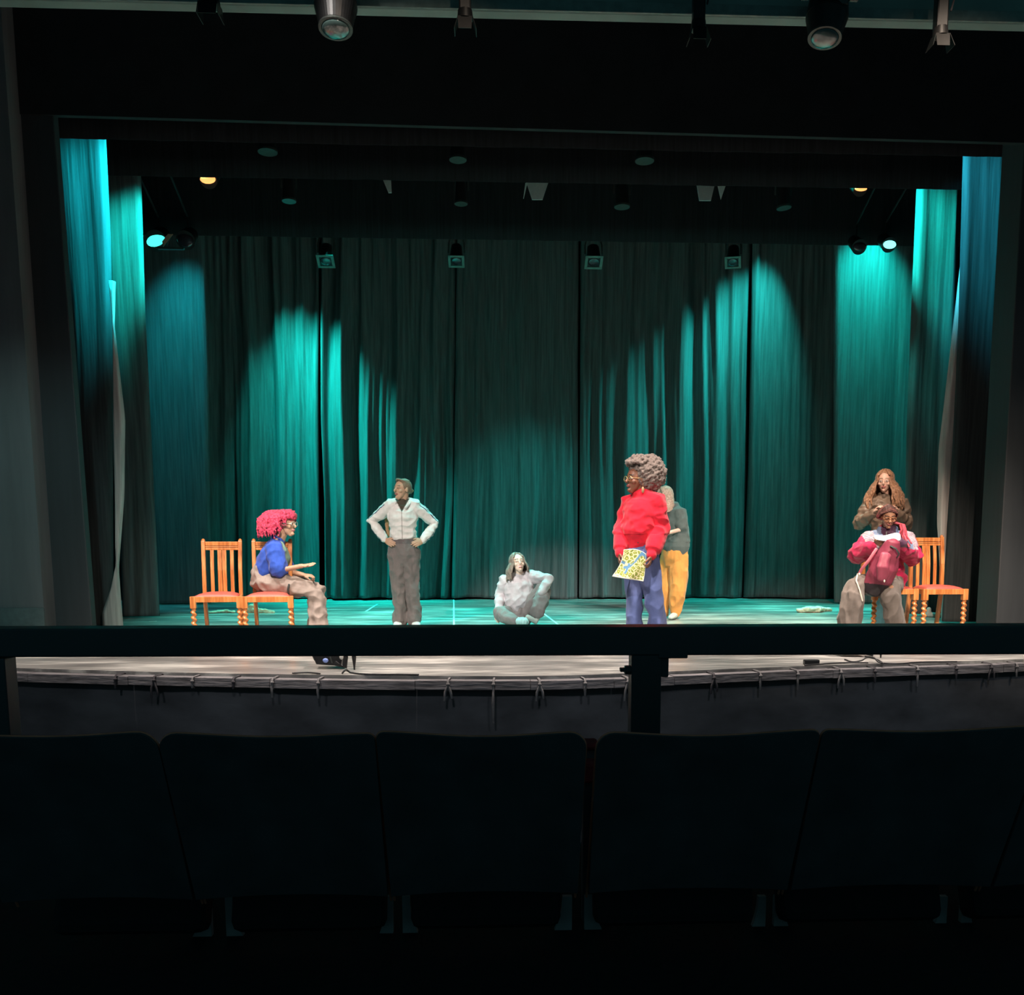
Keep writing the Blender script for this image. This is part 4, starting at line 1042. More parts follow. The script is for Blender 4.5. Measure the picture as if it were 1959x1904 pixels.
# ===== the player in the red sweatshirt
p = Person('person with big afro hair in a red sweatshirt and blue jeans holding a patterned cloth', flo(1234, 1243)); P = p.P
k = 1.06; hm = hframe(R(-68), R(2)); c = P(1218.5, 918, -.02)
J = dict(neck=P(1227, 948, .0), chest=P(1228, 972, 0), waist=P(1225, 1015, 0), pelvis=P(1228, 1058, 0), shL=P(1205, 962, .10), shR=P(1253, 958, -.08), elL=P(1191, 1010, .06), elR=P(1262, 1012, -.08),
         wrL=P(1186, 1060, -.10), wrR=P(1246, 1064, -.22), hpL=P(1214, 1068, .05), hpR=P(1241, 1068, -.04), knL=P(1214, 1140, .0), knR=P(1250, 1140, -.06), anL=P(1214, 1225, .08), anR=P(1255, 1227, .0))
body(p, J, hm, c, k, skin_mat('skin_brown', (1, 1, 1)), (.24, .095, .055), (.03, .02, .015), (.28, .09, .08), nose=1.25,
     hands=[(J['wrL'], P(1184.5, 1078, -.16) - J['wrL'], V(1, -.1, .1), V(.3, -1, 0), dict(curl=(.5, 1.0, .9))), (J['wrR'], P(1241, 1086, -.26) - J['wrR'], V(-1, .2, 0), V(-.2, -1, 0), dict(curl=(.5, 1.0, .9)))])
M_rs = cloth_mat('red_sweatshirt', (.74, .012, .035), .9, var=.1, sheen=.3)
m = MB(); sx = (J['shR'] - J['shL']).normalized()
m.tube([P(1229, 951, 0), P(1229, 958, 0), P(1228, 975, -.01), P(1225, 1000, -.02), P(1221, 1016, -.02), P(1220, 1026, -.01)], [(.10, .09), (.165, .115), (.175, .135), (.168, .142), (.160, .150), (.14, .132)], 24, side=sx)
for s, r_ in (('L', .94), ('R', 1.06)):
    sh, el, wr = J['sh' + s], J['el' + s], J['wr' + s]
    m.tube([J['neck'] * .4 + sh * .6 + V(0, 0, -.02), sh, sh.lerp(el, .5), el, el.lerp(wr, .45), wr.lerp(el, .2), wr.lerp(el, .14), wr.lerp(el, .02)], [.075 * r_, .085 * r_, .085 * r_, .082 * r_, .078 * r_, .068 * r_, .046, .044], 16)
m.tube([P(1221, 1024, -.01), P(1221, 1034, -.01)], [(.146, .132), (.142, .128)], 20, side=sx)
m.tube([J['neck'] + V(-.0, 0, -.05), J['neck'] + V(-.01, 0, .012)], [(.09, .085), (.066, .068)], 16, side=sx)
blob('sweatshirt', m, M_rs, p.t, .007, 2, (lambda g, z1: (lambda q: g(q) * (.25 if q.z < z1 else 1)))(folds(.011, (7, 7, 11), (19, 19, 26), 3, .3), P(1221, 1022, 0).z), lambda q: WHT)
M_bj = cloth_mat('blue_jeans', (1, 1, 1), .8)
m = MB()
m.tube([P(1223, 1030, -.01), P(1225, 1042, 0), P(1227, 1062, 0), P(1228, 1078, 0)], [(.125, .105), (.145, .12), (.165, .135), (.15, .12)], 22, side=sx)
for s, pts, rr in (('L', [(1213, 1072, .06), (1213, 1105, .03), (1213.5, 1140, .0), (1214, 1175, .02), (1214.5, 1205, .03), (1214.5, 1238, .04)], [(.085, .10), (.084, .095), (.072, .085), (.070, .088), (.082, .10), (.105, .125)]),
                   ('R', [(1241, 1072, -.05), (1245, 1105, -.06), (1250, 1140, -.07), (1255, 1175, -.05), (1257, 1205, -.03), (1259, 1238, -.02)], [(.092, .10), (.092, .098), (.080, .088), (.078, .09), (.088, .105), (.105, .125)])):
    m.tube([P(*q) for q in pts], rr, 20, side=X)
blob('jeans', m, M_bj, p.t, .007, 2, folds(.009, (9, 9, 5), (22, 22, 12), 11), lambda q: (.115, .15, .34) if q.z < P(0, 1038, 0).z else (.03, .035, .10))
part('jeans_button', MB().ell(P(1221, 1038, -.13), (.009, .006, .009), None, 10, 6), M_lampg, p.t, smooth=True)
for ax, dy in ((1212, .04), (1259, -.02)):
    m = MB(); shoe(m, P(ax, 1241, dy), P(ax - 12, 1244, dy - .16), .045); blob('shoe', m, M_ws, p.t, .007, 2, None, lambda q: (.5, .5, .5))
m = MB(); ac = P(1238, 906, .03); Hn = Matrix.Identity(3)
m.ell(ac, (.142, .14, .145), None, 24, 16); m.ell(P(1224, 889, .0), (.098, .10, .07), None, 20, 12); m.ell(P(1244, 917, .02), (.115, .125, .115), None, 20, 12)
curls(m, ac, Hn, (.150, .145, .152), 240, .020, 3)
curls(m, P(1222, 888, -.02), Hn, (.105, .10, .075), 110, .017, 4, lambda q: q.z > -.1)
def afro(q):
    l = hm.transposed() @ (q - c) / k
    if l.y > .035 and l.z < .068 and abs(l.x) < .085: return hm @ V(0, -.075 - max(0, l.y - .06), .02) 
    return .012 * noise.noise(q * 34) + .008 * noise.noise(q * 75)
blob('hair', m, cloth_mat('afro_hair', (.20, .155, .135), .95, var=.3, scale=90, sheen=.3), p.t, .0065, 1, afro, lambda q: WHT)
glasses(p, c, hm, k, mat('gold_glasses', (.75, .55, .25), .3, metal=.7), .025)
g = MB(); e0 = c + hm @ V(-.082, -.012, -.035) * k
g.tube([e0, e0 + V(0, 0, -.03)], .0025, 6); g.ell(e0 + V(0, 0, -.055), (.014, .006, .028), None, 12, 8)
part('earring', g, mat('bronze_earring', (.5, .28, .16), .4, metal=.3), p.t, smooth=True)
# her patterned cloth
def pattern_mat():
    m, T, b = nt('leaf_print_cloth')
    vo = T.nodes.new('ShaderNodeTexVoronoi'); vo.feature = 'DISTANCE_TO_EDGE'; vo.inputs['Scale'].default_value = 34
    nz = noise_node(T, 5, 2); tc = T.nodes.new('ShaderNodeTexCoord')
    mx = T.nodes.new('ShaderNodeMix'); mx.data_type = 'VECTOR'; mx.inputs[0].default_value = .12
    T.links.new(tc.outputs['Object'], mx.inputs[4]); T.links.new(nz.outputs[1], mx.inputs[5]); T.links.new(mx.outputs[1], vo.inputs['Vector'])
    r1 = ramp(T, vo.outputs['Distance'], [(.0, (.80, .74, .50)), (.10, (.66, .55, .16)), (.16, (.10, .17, .03)), (.28, (.30, .33, .05)), (.40, (.60, .55, .15))])
    a = T.nodes.new('ShaderNodeVertexColor'); a.layer_name = 'col'
    m2 = T.nodes.new('ShaderNodeMix'); m2.data_type = 'RGBA'; T.links.new(a.outputs[1], m2.inputs[0])
    sep = T.nodes.new('ShaderNodeSeparateColor'); T.links.new(a.outputs[0], sep.inputs[0])
    T.links.new(sep.outputs[0], m2.inputs[0]); T.links.new(r1.outputs[0], m2.inputs[6]); m2.inputs[7].default_value = (.10, .24, .40, 1)
    m3 = T.nodes.new('ShaderNodeMix'); m3.data_type = 'RGBA'; T.links.new(sep.outputs[1], m3.inputs[0]); T.links.new(m2.outputs[2], m3.inputs[6]); m3.inputs[7].default_value = (.85, .82, .66, 1)
    T.links.new(m3.outputs[2], b.inputs['Base Color']); b.inputs['Roughness'].default_value = .85
    return m
cl = P(1212, 1108, -.24)
cloth_t = thing('patterned_cloth', 'yellow green and blue printed cloth held in front of the blue jeans', 'cloth', cl)
q = [(1193, 1052), (1212, 1048), (1226, 1052), (1236, 1060)], [(1192, 1072), (1211, 1070), (1226, 1073), (1235, 1078)], [(1182, 1088), (1205, 1090), (1224, 1092), (1235, 1094)], [(1171, 1103), (1194, 1108), (1213, 1109), (1231, 1113)]
def bez(u, v):
    B = lambda t: ((1 - t) ** 3, 3 * t * (1 - t) ** 2, 3 * t * t * (1 - t), t ** 3)
    bu, bv = B(u), B(v); x = sum(q[j][i][0] * bu[i] * bv[j] for i in range(4) for j in range(4)); y = sum(q[j][i][1] * bu[i] * bv[j] for i in range(4) for j in range(4)); return x, y
vs, fs, cols = [], [], []; NU, NV = 40, 40
for j in range(NV + 1):
    for i in range(NU + 1):
        u, v = i / NU, j / NV; x, y = bez(u, v)
        vs.append(P(x, y, -.235 + .018 * math.sin(u * 7 + v * 2) * v - .02 * v - .03 * u)); 
        bl = abs(v - (.34 + .28 * math.sin(u * 5.2 + .4) * (1 if u > .15 else .5))) < (.045 if u < .5 else .07) or (abs(u - .3) < .035 and .45 < v < .85)
        eg = v > .965 or u < .02 or u > .985 or v < .015
        cols.append((1.0 if bl else 0.0, 1.0 if eg else 0.0, 0, 1))
for j in range(NV):
    for i in range(NU): a = j * (NU + 1) + i; fs.append((a, a + 1, a + NU + 2, a + NU + 1))
me = mkmesh('cloth', vs, fs, True); ca = me.color_attributes.new('col', 'FLOAT_COLOR', 'POINT'); ca.data.foreach_set('color', np.array(cols, dtype=np.float32).ravel())
o = link('printed_cloth', me, pattern_mat(), cloth_t); sm = o.modifiers.new('s', 'SOLIDIFY'); sm.thickness = .006
# ===== the player behind in orange trousers
p = Person('person bowing the head, in a grey tee shirt and orange trousers', flo(1290, 1184)); P = p.P
k = 1.0; hm = hframe(R(-62), R(-38)); c = P(1273, 951, -.03)
J = dict(neck=P(1287, 972, .02), chest=P(1288, 985, 0), waist=P(1291, 1015, 0), pelvis=P(1290, 1050, 0), shL=P(1274, 981, .15), shR=P(1301, 981, -.12), elL=P(1268, 1010, .08), elR=P(1304, 1013, -.16),
         wrL=P(1262, 1022, -.1), wrR=P(1277, 1020, -.30), hpL=P(1282, 1060, .07), hpR=P(1298, 1060, -.05), knL=P(1276, 1120, .05), knR=P(1297, 1118, -.06), anL=P(1271, 1170, .1), anR=P(1293, 1174, -.02))
body(p, J, hm, c, k, skin_mat('skin_pale', (1, 1, 1)), (.62, .40, .32), (.25, .16, .1), (.5, .22, .2),
     hands=[(J['wrR'], P(1265, 1016, -.34) - J['wrR'], V(0, 1, 0), V(0, 0, 1), dict(curl=(.4, .6, .5))), (J['wrL'], V(-.5, -.6, .1), V(1, 0, 0), V(0, 0, 1), dict(curl=(.4, .6, .5)))])
M_gs = cloth_mat('grey_tee', (1, 1, 1)); m = MB(); sx = (J['shR'] - J['shL']).normalized()
m.tube([P(1288, 972, 0), P(1289, 979, 0), P(1289, 995, 0), P(1292, 1015, 0), P(1292, 1035, 0), P(1292, 1046, 0)], [(.09, .08), (.17, .11), (.185, .135), (.185, .15), (.198, .165), (.198, .168)], 22, side=sx)
for s in 'LR':
    sh, el = J['sh' + s], J['el' + s]
    m.tube([J['neck'] * .4 + sh * .6 + V(0, 0, -.02), sh, sh.lerp(el, .45), sh.lerp(el, .78)], [.07, .078, .078, .080], 16)
blob('tee_shirt', m, M_gs, p.t, .007, 2, (lambda g, z1: (lambda q: g(q) * (.2 if q.z < z1 else 1)))(folds(.008, (8, 8, 8), (22, 22, 18), 4), P(1291, 1038, 0).z), lambda q: (.085, .105, .10))
M_or = cloth_mat('orange_trousers', (1, 1, 1)); m = MB()
m.tube([P(1291, 1044, 0), P(1291, 1055, 0), P(1290, 1070, 0)], [(.16, .135), (.172, .145), (.17, .14)], 20, side=sx)
for pts, rr in (([(1279, 1064, .09), (1276, 1095, .08), (1274, 1130, .06), (1270, 1160, .1), (1269, 1172, .1)], [(.10, .11), .10, .085, .075, .062]),
                ([(1298, 1064, -.04), (1298, 1095, -.05), (1297, 1130, -.06), (1293, 1158, -.03), (1292, 1172, -.02)], [(.115, .12), .118, .100, .080, .062])):
    m.tube([P(*a) for a in pts], rr, 18, side=X)
blob('trousers', m, M_or, p.t, .007, 2, folds(.010, (9, 9, 5), (22, 22, 10), 14), lambda q: (.60, .25, .06))
for ax, ay, dy in ((1291, 1184, -.02), (1268, 1180, .1)):
    m = MB(); shoe(m, P(ax, ay, dy), P(ax - 8, ay, dy - .18), .045); blob('shoe', m, M_ws, p.t, .007, 2, None, lambda q: (.42, .48, .42))
m = MB(); L = lambda q: c + hm @ (V(*q) * k)
m.ell(L((0, -.026, .036)), (.080, .088, .088), hm, 18, 12)
hair_fall(m, c, hm, k, 0, [a for a in range(48, 313, 9)], lambda a: .19, r0=.014, wave=.006, out=.006, seed=2, flare=.02)
hair_fall(m, c, hm, k, 0, [a for a in range(60, 300, 13)], lambda a: .20, r0=.013, wave=.008, out=-.004, seed=6, flare=.0)
def keepface(hm, c, k, zt=.07, yt=.055):
    def f(q):
        l = hm.transposed() @ (q - c) / k
        if l.y > yt and l.z < zt and abs(l.x) < .06 and l.z > -.12 and l.y < .16: return hm @ V(0, -(l.y - yt) - .03, 0)
        return .003 * noise.noise(V(q.x * 60, q.y * 60, q.z * 12))
    return f
blob('hair', m, cloth_mat('light_brown_hair', (.42, .29, .22), .5, var=.35, scale=60), p.t, .0065, 1, keepface(hm, c, k, .05), lambda q: WHT)
# ===== the player sitting on the floor
p = Person('person sitting on the stage floor in a pale grey sweatshirt, one knee up, laughing', flo(995, 1198)); P = p.P
k = 1.0; hm = hframe(R(12), R(16), R(4)); c = P(991, 1078.5, .10)
J = dict(neck=P(991, 1100, .16), chest=P(992, 1118, .16), waist=P(993, 1140, .16), pelvis=P(993, 1166, .15), shL=P(966, 1110, .16), shR=P(1014, 1103, .16), elL=P(958, 1138, .20), elR=P(1050, 1109, .02),
         wrL=P(953, 1167, .05), wrR=P(1035, 1137, -.10), hpL=P(980, 1172, .12), hpR=P(1008, 1170, .12), knL=P(954, 1173, -.08), knR=P(1046, 1127, .02), anL=P(990, 1187, -.24), anR=P(1028, 1178, -.12))
body(p, J, hm, c, k, skin_mat('skin_fair', (1, 1, 1)), (.70, .50, .40), (.12, .08, .06), (.55, .18, .16), True, teeth=True,
     hands=[(J['wrR'], P(1034, 1155, -.12) - J['wrR'], V(0, 1, 0), V(-1, 0, 0), dict(curl=(.2, .35, .3), k=1.1)), (J['wrL'], P(951.5, 1188, .0) - J['wrL'], V(.2, 1, 0), V(1, 0, 0), dict(curl=(.2, .4, .3)))])
M_ps = cloth_mat('pale_sweatshirt', (1, 1, 1)); m = MB(); sx = (J['shR'] - J['shL']).normalized()
m.tube([P(991, 1105, .16), P(991, 1110, .16), P(993, 1122, .14), P(994, 1138, .13), P(993, 1150, .12), P(993, 1158, .12)], [(.10, .09), (.155, .11), (.165, .13), (.165, .135), (.165, .14), (.15, .13)], 22, side=sx)
for s in 'LR':
    sh, el, wr = J['sh' + s], J['el' + s], J['wr' + s]
    m.tube([J['neck'] * .4 + sh * .6 + V(0, 0, -.02), sh, sh.lerp(el, .5), el, el.lerp(wr, .5), wr.lerp(el, .10)], [.07, .075, .070, .062, .056, .042], 16)
m.tube([J['neck'] + V(0, 0, -.05), J['neck'] + V(0, -.01, -.005)], [(.09, .085), (.072, .07)], 16, side=sx)
blob('sweatshirt', m, M_ps, p.t, .006, 2, folds(.008, (8, 8, 12), (22, 22, 22), 6), lambda q: (.50, .45, .47))
M_pt = cloth_mat('loose_grey_trousers', (1, 1, 1)); m = MB()
m.tube([P(993, 1156, .14), P(993, 1176, .14), P(993, 1182, .12)], [(.165, .13), (.185, .14), (.17, .13)], 20, side=X)
m.tube([P(976, 1176, .10), P(956, 1174, -.08), P(972, 1183, -.20), P(983, 1187, -.24)], [.095, .080, .070, .062], 16)
m.tube([P(1008, 1172, .10), P(1024, 1150, .06), P(1041, 1131, .0), P(1035, 1150, -.07), P(1029, 1170, -.13)], [.11, .108, .082, .085, .085], 16)
m.tube([P(1008, 1165, .10), P(1026, 1138, .06), P(1036, 1128, .02)], [.08, .085, .07], 16)
blob('trousers', m, M_pt, p.t, .007, 2, folds(.009, (9, 9, 8), (22, 22, 18), 9), lambda q: (.20, .17, .165))
M_sk = cloth_mat('pale_teal_sock', (1, 1, 1)); m = MB()
a = P(990, 1188, -.25); b = P(1003, 1190, -.33)
m.tube([a, a.lerp(b, .5), b], [(.045, .04), (.055, .045), (.05, .05)], 14)
blob('sock', m, M_sk, p.t, .006, 2, folds(.004, (60, 20, 10), (30, 30, 30), 1), lambda q: (.42, .62, .60))
m = MB(); m.tube([P(1029, 1178, -.13), P(1024, 1189, -.16), P(1010, 1181, -.20)], [(.04, .04), (.04, .035), (.032, .03)], 12)
blob('shoe', m, M_ws, p.t, .006, 2, None, lambda q: (.45, .48, .44))
m = MB(); 
m.ell(c + hm @ V(0, -.026, .034), (.080, .088, .086), hm, 18, 12)
hair_fall(m, c, hm, k, .012, [a for a in range(42, 320, 8)], lambda a: .13 if a < 180 else .13, r0=.013, wave=.004, out=.008, seed=12, flare=.045)
hair_fall(m, c, hm, k, .012, [50, 58, 66, 74, 82, 92, 104], lambda a: .21, r0=.013, wave=.005, out=.012, seed=13, flare=.04)
blob('hair', m, cloth_mat('brown_shoulder_hair', (.20, .15, .12), .5, var=.35, scale=60), p.t, .0065, 1, keepface(hm, c, k, .062), lambda q: WHT)
# ===== the red haired player on the chair
p = Person('person with bright pink red hair and blue tee shirt sitting sideways on a chair', flo(505, 1234)); P = p.P
k = 1.0; hm = hframe(R(72), R(-2)); c = P(547, 1003, .18)
J = dict(neck=P(529, 1034, .2), chest=P(527, 1056, .2), waist=P(514, 1085, .2), pelvis=P(507, 1112, .2), shL=P(524, 1049, .07), shR=P(532, 1047, .33), elL=P(534, 1092, .02), elR=P(548, 1092, .34),
         wrL=P(578, 1083, -.02), wrR=P(580, 1100, .24), hpL=P(512, 1117, .12), hpR=P(514, 1116, .28), knL=P(604, 1134, .08), knR=P(609, 1127, .30), anL=P(606, 1212, .08), anR=P(603, 1205, .30))
SK_B = (.52, .32, .22)
body(p, J, hm, c, k, skin_mat('skin_warm', (1, 1, 1)), SK_B, (.25, .03, .05), (.45, .2, .2),
     hands=[(J['wrL'], V(1, 0, .12), V(0, -.5, 1), V(0, -.6, .6), dict(curl=(.08, .15, .15), k=.82)), (J['wrR'], V(1, -.1, -.12), V(0, .2, -1), V(0, -.4, 1), dict(curl=(.5, 1.1, .9)))])
M_bt = cloth_mat('blue_tee', (.035, .10, .52), .85); m = MB(); Yx = V(0, 1, 0)
m.tube([P(530, 1036, .2), P(527, 1044, .2), P(524, 1060, .2), P(518, 1078, .2), P(511, 1092, .2)], [(.09, .07), (.155, .095), (.175, .125), (.165, .125), (.15, .115)], 22, side=Yx)
for s in 'LR':
    sh, el = J['sh' + s], J['el' + s]
    m.tube([J['neck'] * .4 + sh * .6 + V(0, 0, -.02), sh, sh.lerp(el, .5), sh.lerp(el, .88)], [.07, .080, .085, .088], 16)
blob('tee_shirt', m, M_bt, p.t, .007, 2, folds(.009, (9, 9, 8), (22, 22, 18), 3), lambda q: WHT)
M_du = cloth_mat('stone_dungarees', (1, 1, 1)); m = MB()
# bib of the dungarees on the chest
m.tube([P(545, 1052, .2), P(546, 1066, .2), P(540, 1080, .2), P(527, 1094, .2)], [(.08, .03), (.10, .045), (.12, .05), (.13, .06)], 16, side=Yx)
for dy in (.11, .29): m.tube([P(545, 1054, dy), P(538, 1040, dy), P(528, 1036, dy)], [(.018, .012)] * 3, 8)
blob('bib', m, M_du, p.t, .006, 2, folds(.005, seed=6), lambda q: (.22, .36, .30))
m = MB()
m.tube([P(507, 1088, .2), P(506, 1098, .2), P(507, 1114, .2), P(512, 1121, .2)], [(.135, .10), (.15, .12), (.16, .125), (.14, .09)], 20, side=Yx)
m.tube([P(509, 1115, .10), P(545, 1119, .09), P(585, 1127, .08), P(603, 1137, .075), P(607, 1165, .07), P(610, 1200, .07), P(611, 1222, .07)], [.098, .095, .084, .076, .078, .082, .086], 18)
m.tube([P(511, 1114, .29), P(547, 1117, .31), P(588, 1122, .31), P(608, 1131, .30), P(609, 1160, .30), P(606, 1195, .30), P(605, 1215, .30)], [.098, .092, .082, .074, .076, .080, .084], 18)
blob('trousers', m, M_du, p.t, .007, 2, folds(.012, (10, 10, 10), (24, 24, 20), 12), lambda q: (.34, .285, .26))
part('strap', MB().tube([P(553, 1118, -.025), P(551, 1128, -.035), P(552, 1138, -.02)], [(.010, .004)] * 3, 8, side=X), mat('dark_strap', (.02, .03, .03), .7), p.t, smooth=True)
for pts in ([(610, 1232, .08), (626, 1232, .07)], [(603, 1226, .3), (620, 1226, .3)]):
    m = MB(); shoe(m, P(*pts[0]), P(*pts[1]) + V(.08, 0, 0), .045); blob('shoe', m, M_ws, p.t, .007, 2, None, lambda q: (.1, .1, .1))
m = MB(); hc = P(531, 1001, .19)
m.ell(P(534, 998, .19), (.125, .115, .080), None, 22, 14); m.ell(P(518, 1006, .19), (.085, .11, .095), None, 20, 12); m.ell(P(555, 988, .19), (.065, .09, .050), None, 18, 10)
rnd = random.Random(5)
for i in range(230):
    an = rnd.uniform(0, 2 * PI); rr = rnd.uniform(.5, 1); st = P(536, 985, .19) + V(math.cos(an) * .06 * rr, math.sin(an) * .06, .03)
    x_, y_ = math.cos(an), math.sin(an)
    ed = P(532, 1000, .19) + V(x_ * .170, y_ * .135, rnd.uniform(-.01, .05) + (.02 if x_ > .3 else 0))
    end = ed + V(-.015 + x_ * .01, y_ * .01, -rnd.uniform(.06, .15) if x_ < .35 else -rnd.uniform(.01, .05))
    ph = rnd.uniform(0, 6)
    pts = []
    for j in range(9):
        t = j / 8; q_ = st * (1 - t) ** 2 + ed * 2 * t * (1 - t) + end * t * t + V(math.cos(ph + t * 16), math.sin(ph + t * 16), math.cos(ph + t * 13)) * .012
        q_ = q_ + V(0, 0, .035 * math.sin(t * PI)); pts.append(q_)
    m.tube(pts, [.0085] * 6 + [.0075, .006, .0045], 6)
def redcut(q):
    l = hm.transposed() @ (q - c) / k
    if l.y > .012 and l.z < .058 - (l.y - .04) * .25 and abs(l.x) < .09: return hm @ V(0, -max(0, l.y - .01) - .03, 0)
    return .007 * noise.noise(q * 50) + .006 * noise.noise(q * 100)
blob('hair', m, cloth_mat('pink_red_hair', (.50, .035, .09), .65, var=.5, scale=55, sheen=.2), p.t, .0062, 1, redcut, lambda q: WHT)
glasses(p, c, hm, k, mat('clear_glasses', (.7, .8, .75), .2, metal=.5), .024)
# ===== the standing player with very long hair
p = Person('person with very long wavy brown hair standing behind the seated one', flo(1700, 1203)); P = p.P
k = 1.02; hm = hframe(R(-28), R(-2)); c = P(1692.5, 922, -.02)
J = dict(neck=P(1695, 950, .03), chest=P(1694, 972, .02), waist=P(1694, 1015, .02), pelvis=P(1694, 1050, .02), shL=P(1665, 963, .02), shR=P(1723, 963, .02), elL=P(1643, 1003, .0), elR=P(1736, 1004, .0),
         wrL=P(1672, 981, -.30), wrR=P(1716, 979, -.32), hpL=P(1682, 1062, .02), hpR=P(1706, 1062, .02), knL=P(1682, 1130, .02), knR=P(1706, 1130, .02), anL=P(1682, 1196, .05), anR=P(1706, 1196, .05))
body(p, J, hm, c, k, skin_mat('skin_rosy', (1, 1, 1)), (.58, .34, .27), (.16, .10, .06), (.45, .15, .14),
     hands=[(J['wrL'], P(1681, 968, -.36) - J['wrL'], V(.6, -.3, -1), V(.3, -.6, .5), dict(curl=(.4, .5, .4), k=.9)), (J['wrR'], P(1708, 967, -.36) - J['wrR'], V(-.6, -.3, -1), V(-.3, -.6, .5), dict(curl=(.4, .5, .4), k=.9))])
M_bl = cloth_mat('brown_jacket', (1, 1, 1), .45, sheen=0); m = MB()
m.tube([P(1695, 955, .02), P(1694, 962, .02), P(1694, 980, .01), P(1694, 1010, .02), P(1694, 1045, .02)], [(.11, .08), (.175, .11), (.18, .13), (.16, .12), (.17, .13)], 22, side=X)
for s in 'LR':
    sh, el, wr = J['sh' + s], J['el' + s], J['wr' + s]
    m.tube([J['neck'] * .4 + sh * .6 + V(0, 0, -.02), sh, sh.lerp(el, .5), el, el.lerp(wr, .5), wr.lerp(el, .06)], [.07, .08, .074, .066, .058, .043], 16)
blob('jacket', m, M_bl, p.t, .007, 2, folds(.010, (9, 9, 12), (22, 22, 24), 3), lambda q: (.15, .105, .08))
m = MB()
m.tube([P(1694, 1040, .02), P(1694, 1060, .02), P(1694, 1072, .02)], [(.155, .115), (.17, .13), (.16, .12)], 20, side=X)
for x in (1682, 1706): m.tube([P(x, 1068, .02), P(x, 1130, .02), P(x, 1198, .04)], [(.09, .10), .075, .075], 16, side=X)
blob('jeans', m, M_bj, p.t, .008, 2, folds(.006), lambda q: (.05, .16, .19))
for x in (1682, 1706):
    m = MB(); shoe(m, P(x, 1209, .04), P(x, 1209, -.14), .046); blob('shoe', m, M_ws, p.t, .008, 2, None, lambda q: (.6, .6, .6))
m = MB()
m.ell(c + hm @ V(0, -.024, .036), (.082, .09, .09), hm, 18, 12)
def dropG(q, az, t):
    return q
gl = lambda a: .34 if (a < 180) else .30
hair_fall(m, c, hm, k, 0, [a for a in range(46, 322, 5)], gl, r0=.0115, wave=.006, out=.010, seed=22, flare=.075)
hair_fall(m, c, hm, k, 0, [a for a in range(50, 314, 6)], gl, r0=.0115, wave=.008, out=.014, seed=23, flare=.12)
hair_fall(m, c, hm, k, 0, [48, 53, 58, 64, 70, 76, 82, 280, 286, 292, 298, 304, 310, 316], gl, r0=.0115, wave=.008, out=.012, seed=24, flare=.10)
def wav(f):
    g = keepface(hm, c, k, .066, .058)
    def h(q):
        d = g(q)
        if isinstance(d, Vector): return d
        return d + .004 * noise.noise(V(q.x * 40, q.y * 40, q.z * 45))
    return h
blob('hair', m, cloth_mat('long_brown_hair', (.23, .115, .065), .5, var=.45, scale=60), p.t, .0065, 1, wav(0), lambda q: WHT)
# ===== the seated player with the backpack
p = Person('person sitting in a crimson track jacket with red braids and glasses, reading a sheet', flo(1692, 1218)); P = p.P
k = .98; hm = hframe(R(-8), R(-20)); c = P(1699.5, 989, .06)
J = dict(neck=P(1698, 1016, .13), chest=P(1698, 1038, .15), waist=P(1695, 1080, .17), pelvis=P(1693, 1112, .18), shL=P(1664, 1032, .13), shR=P(1733, 1032, .13), elL=P(1640, 1062, .02), elR=P(1746, 1066, .02),
         wrL=P(1676, 1045, -.28), wrR=P(1720, 1038, -.28), hpL=P(1680, 1119, .16), hpR=P(1708, 1119, .16), knL=P(1634, 1124, -.26), knR=P(1701, 1126, -.30), anL=P(1626, 1205, -.24), anR=P(1712, 1205, -.26))
body(p, J, hm, c, k, skin_mat('skin_tan', (1, 1, 1)), (.40, .20, .12), (.03, .02, .02), (.42, .14, .12), True, nose=1.2,
     hands=[(J['wrL'], P(1684, 1036, -.34) - J['wrL'], V(.5, 1, .2), V(.2, -.4, 1), dict(curl=(.5, .9, .7), k=.95)), (J['wrR'], P(1709, 1031, -.34) - J['wrR'], V(-.4, 1, .2), V(-.2, -.4, 1), dict(curl=(.5, .8, .7), k=.95))])
M_mj = cloth_mat('crimson_track_jacket', (1, 1, 1), .55); m = MB()
m.tube([P(1698, 1018, .13), P(1698, 1026, .13), P(1698, 1042, .12), P(1697, 1070, .13), P(1697, 1100, .15), P(1700, 1112, .15)], [(.11, .08), (.19, .11), (.19, .135), (.17, .13), (.18, .14), (.19, .14)], 24, side=X)
for s in 'LR':
    sh, el, wr = J['sh' + s], J['el' + s], J['wr' + s]
    m.tube([J['neck'] * .4 + sh * .6 + V(0, 0, -.02), sh, sh.lerp(el, .5), el, el.lerp(wr, .4), wr.lerp(el, .16), wr.lerp(el, .06)], [.07, .086, .090, .092, .080, .056, .044], 16)
def mjc(q):
    sx_, sz = proj(q)
    z0_ = P(0, 1035, .1).z; x0_ = P(1698, 1040, .1).x
    if q.z > P(0, 1047, .1).z + abs(q.x - x0_) * -.15:
        dx = abs(q.x - x0_)
        if dx < .075: return (.07, .025, .06)
        if dx < .15: return (.16, .22, .36)
        if q.z > P(0, 1052, .1).z and dx < .27:
            t = (q.z * 1.0 + dx * .35) % .016
            return (.42, .40, .44) if t < .011 else (.25, .10, .20)
    return (.42, .012, .07)
blob('jacket', m, M_mj, p.t, .007, 2, folds(.013, (8, 8, 12), (20, 20, 24), 31), mjc)
part('zip', MB().tube([P(1696, 1018, -.0), P(1695.5, 1026, -.01)], [(.006, .003), (.007, .003)], 8), M_lampg, p.t, smooth=True)
m = MB()
m.tube([P(1693, 1106, .17), P(1693, 1118, .17), P(1693, 1124, .14)], [(.18, .14), (.19, .15), (.17, .12)], 20, side=X)
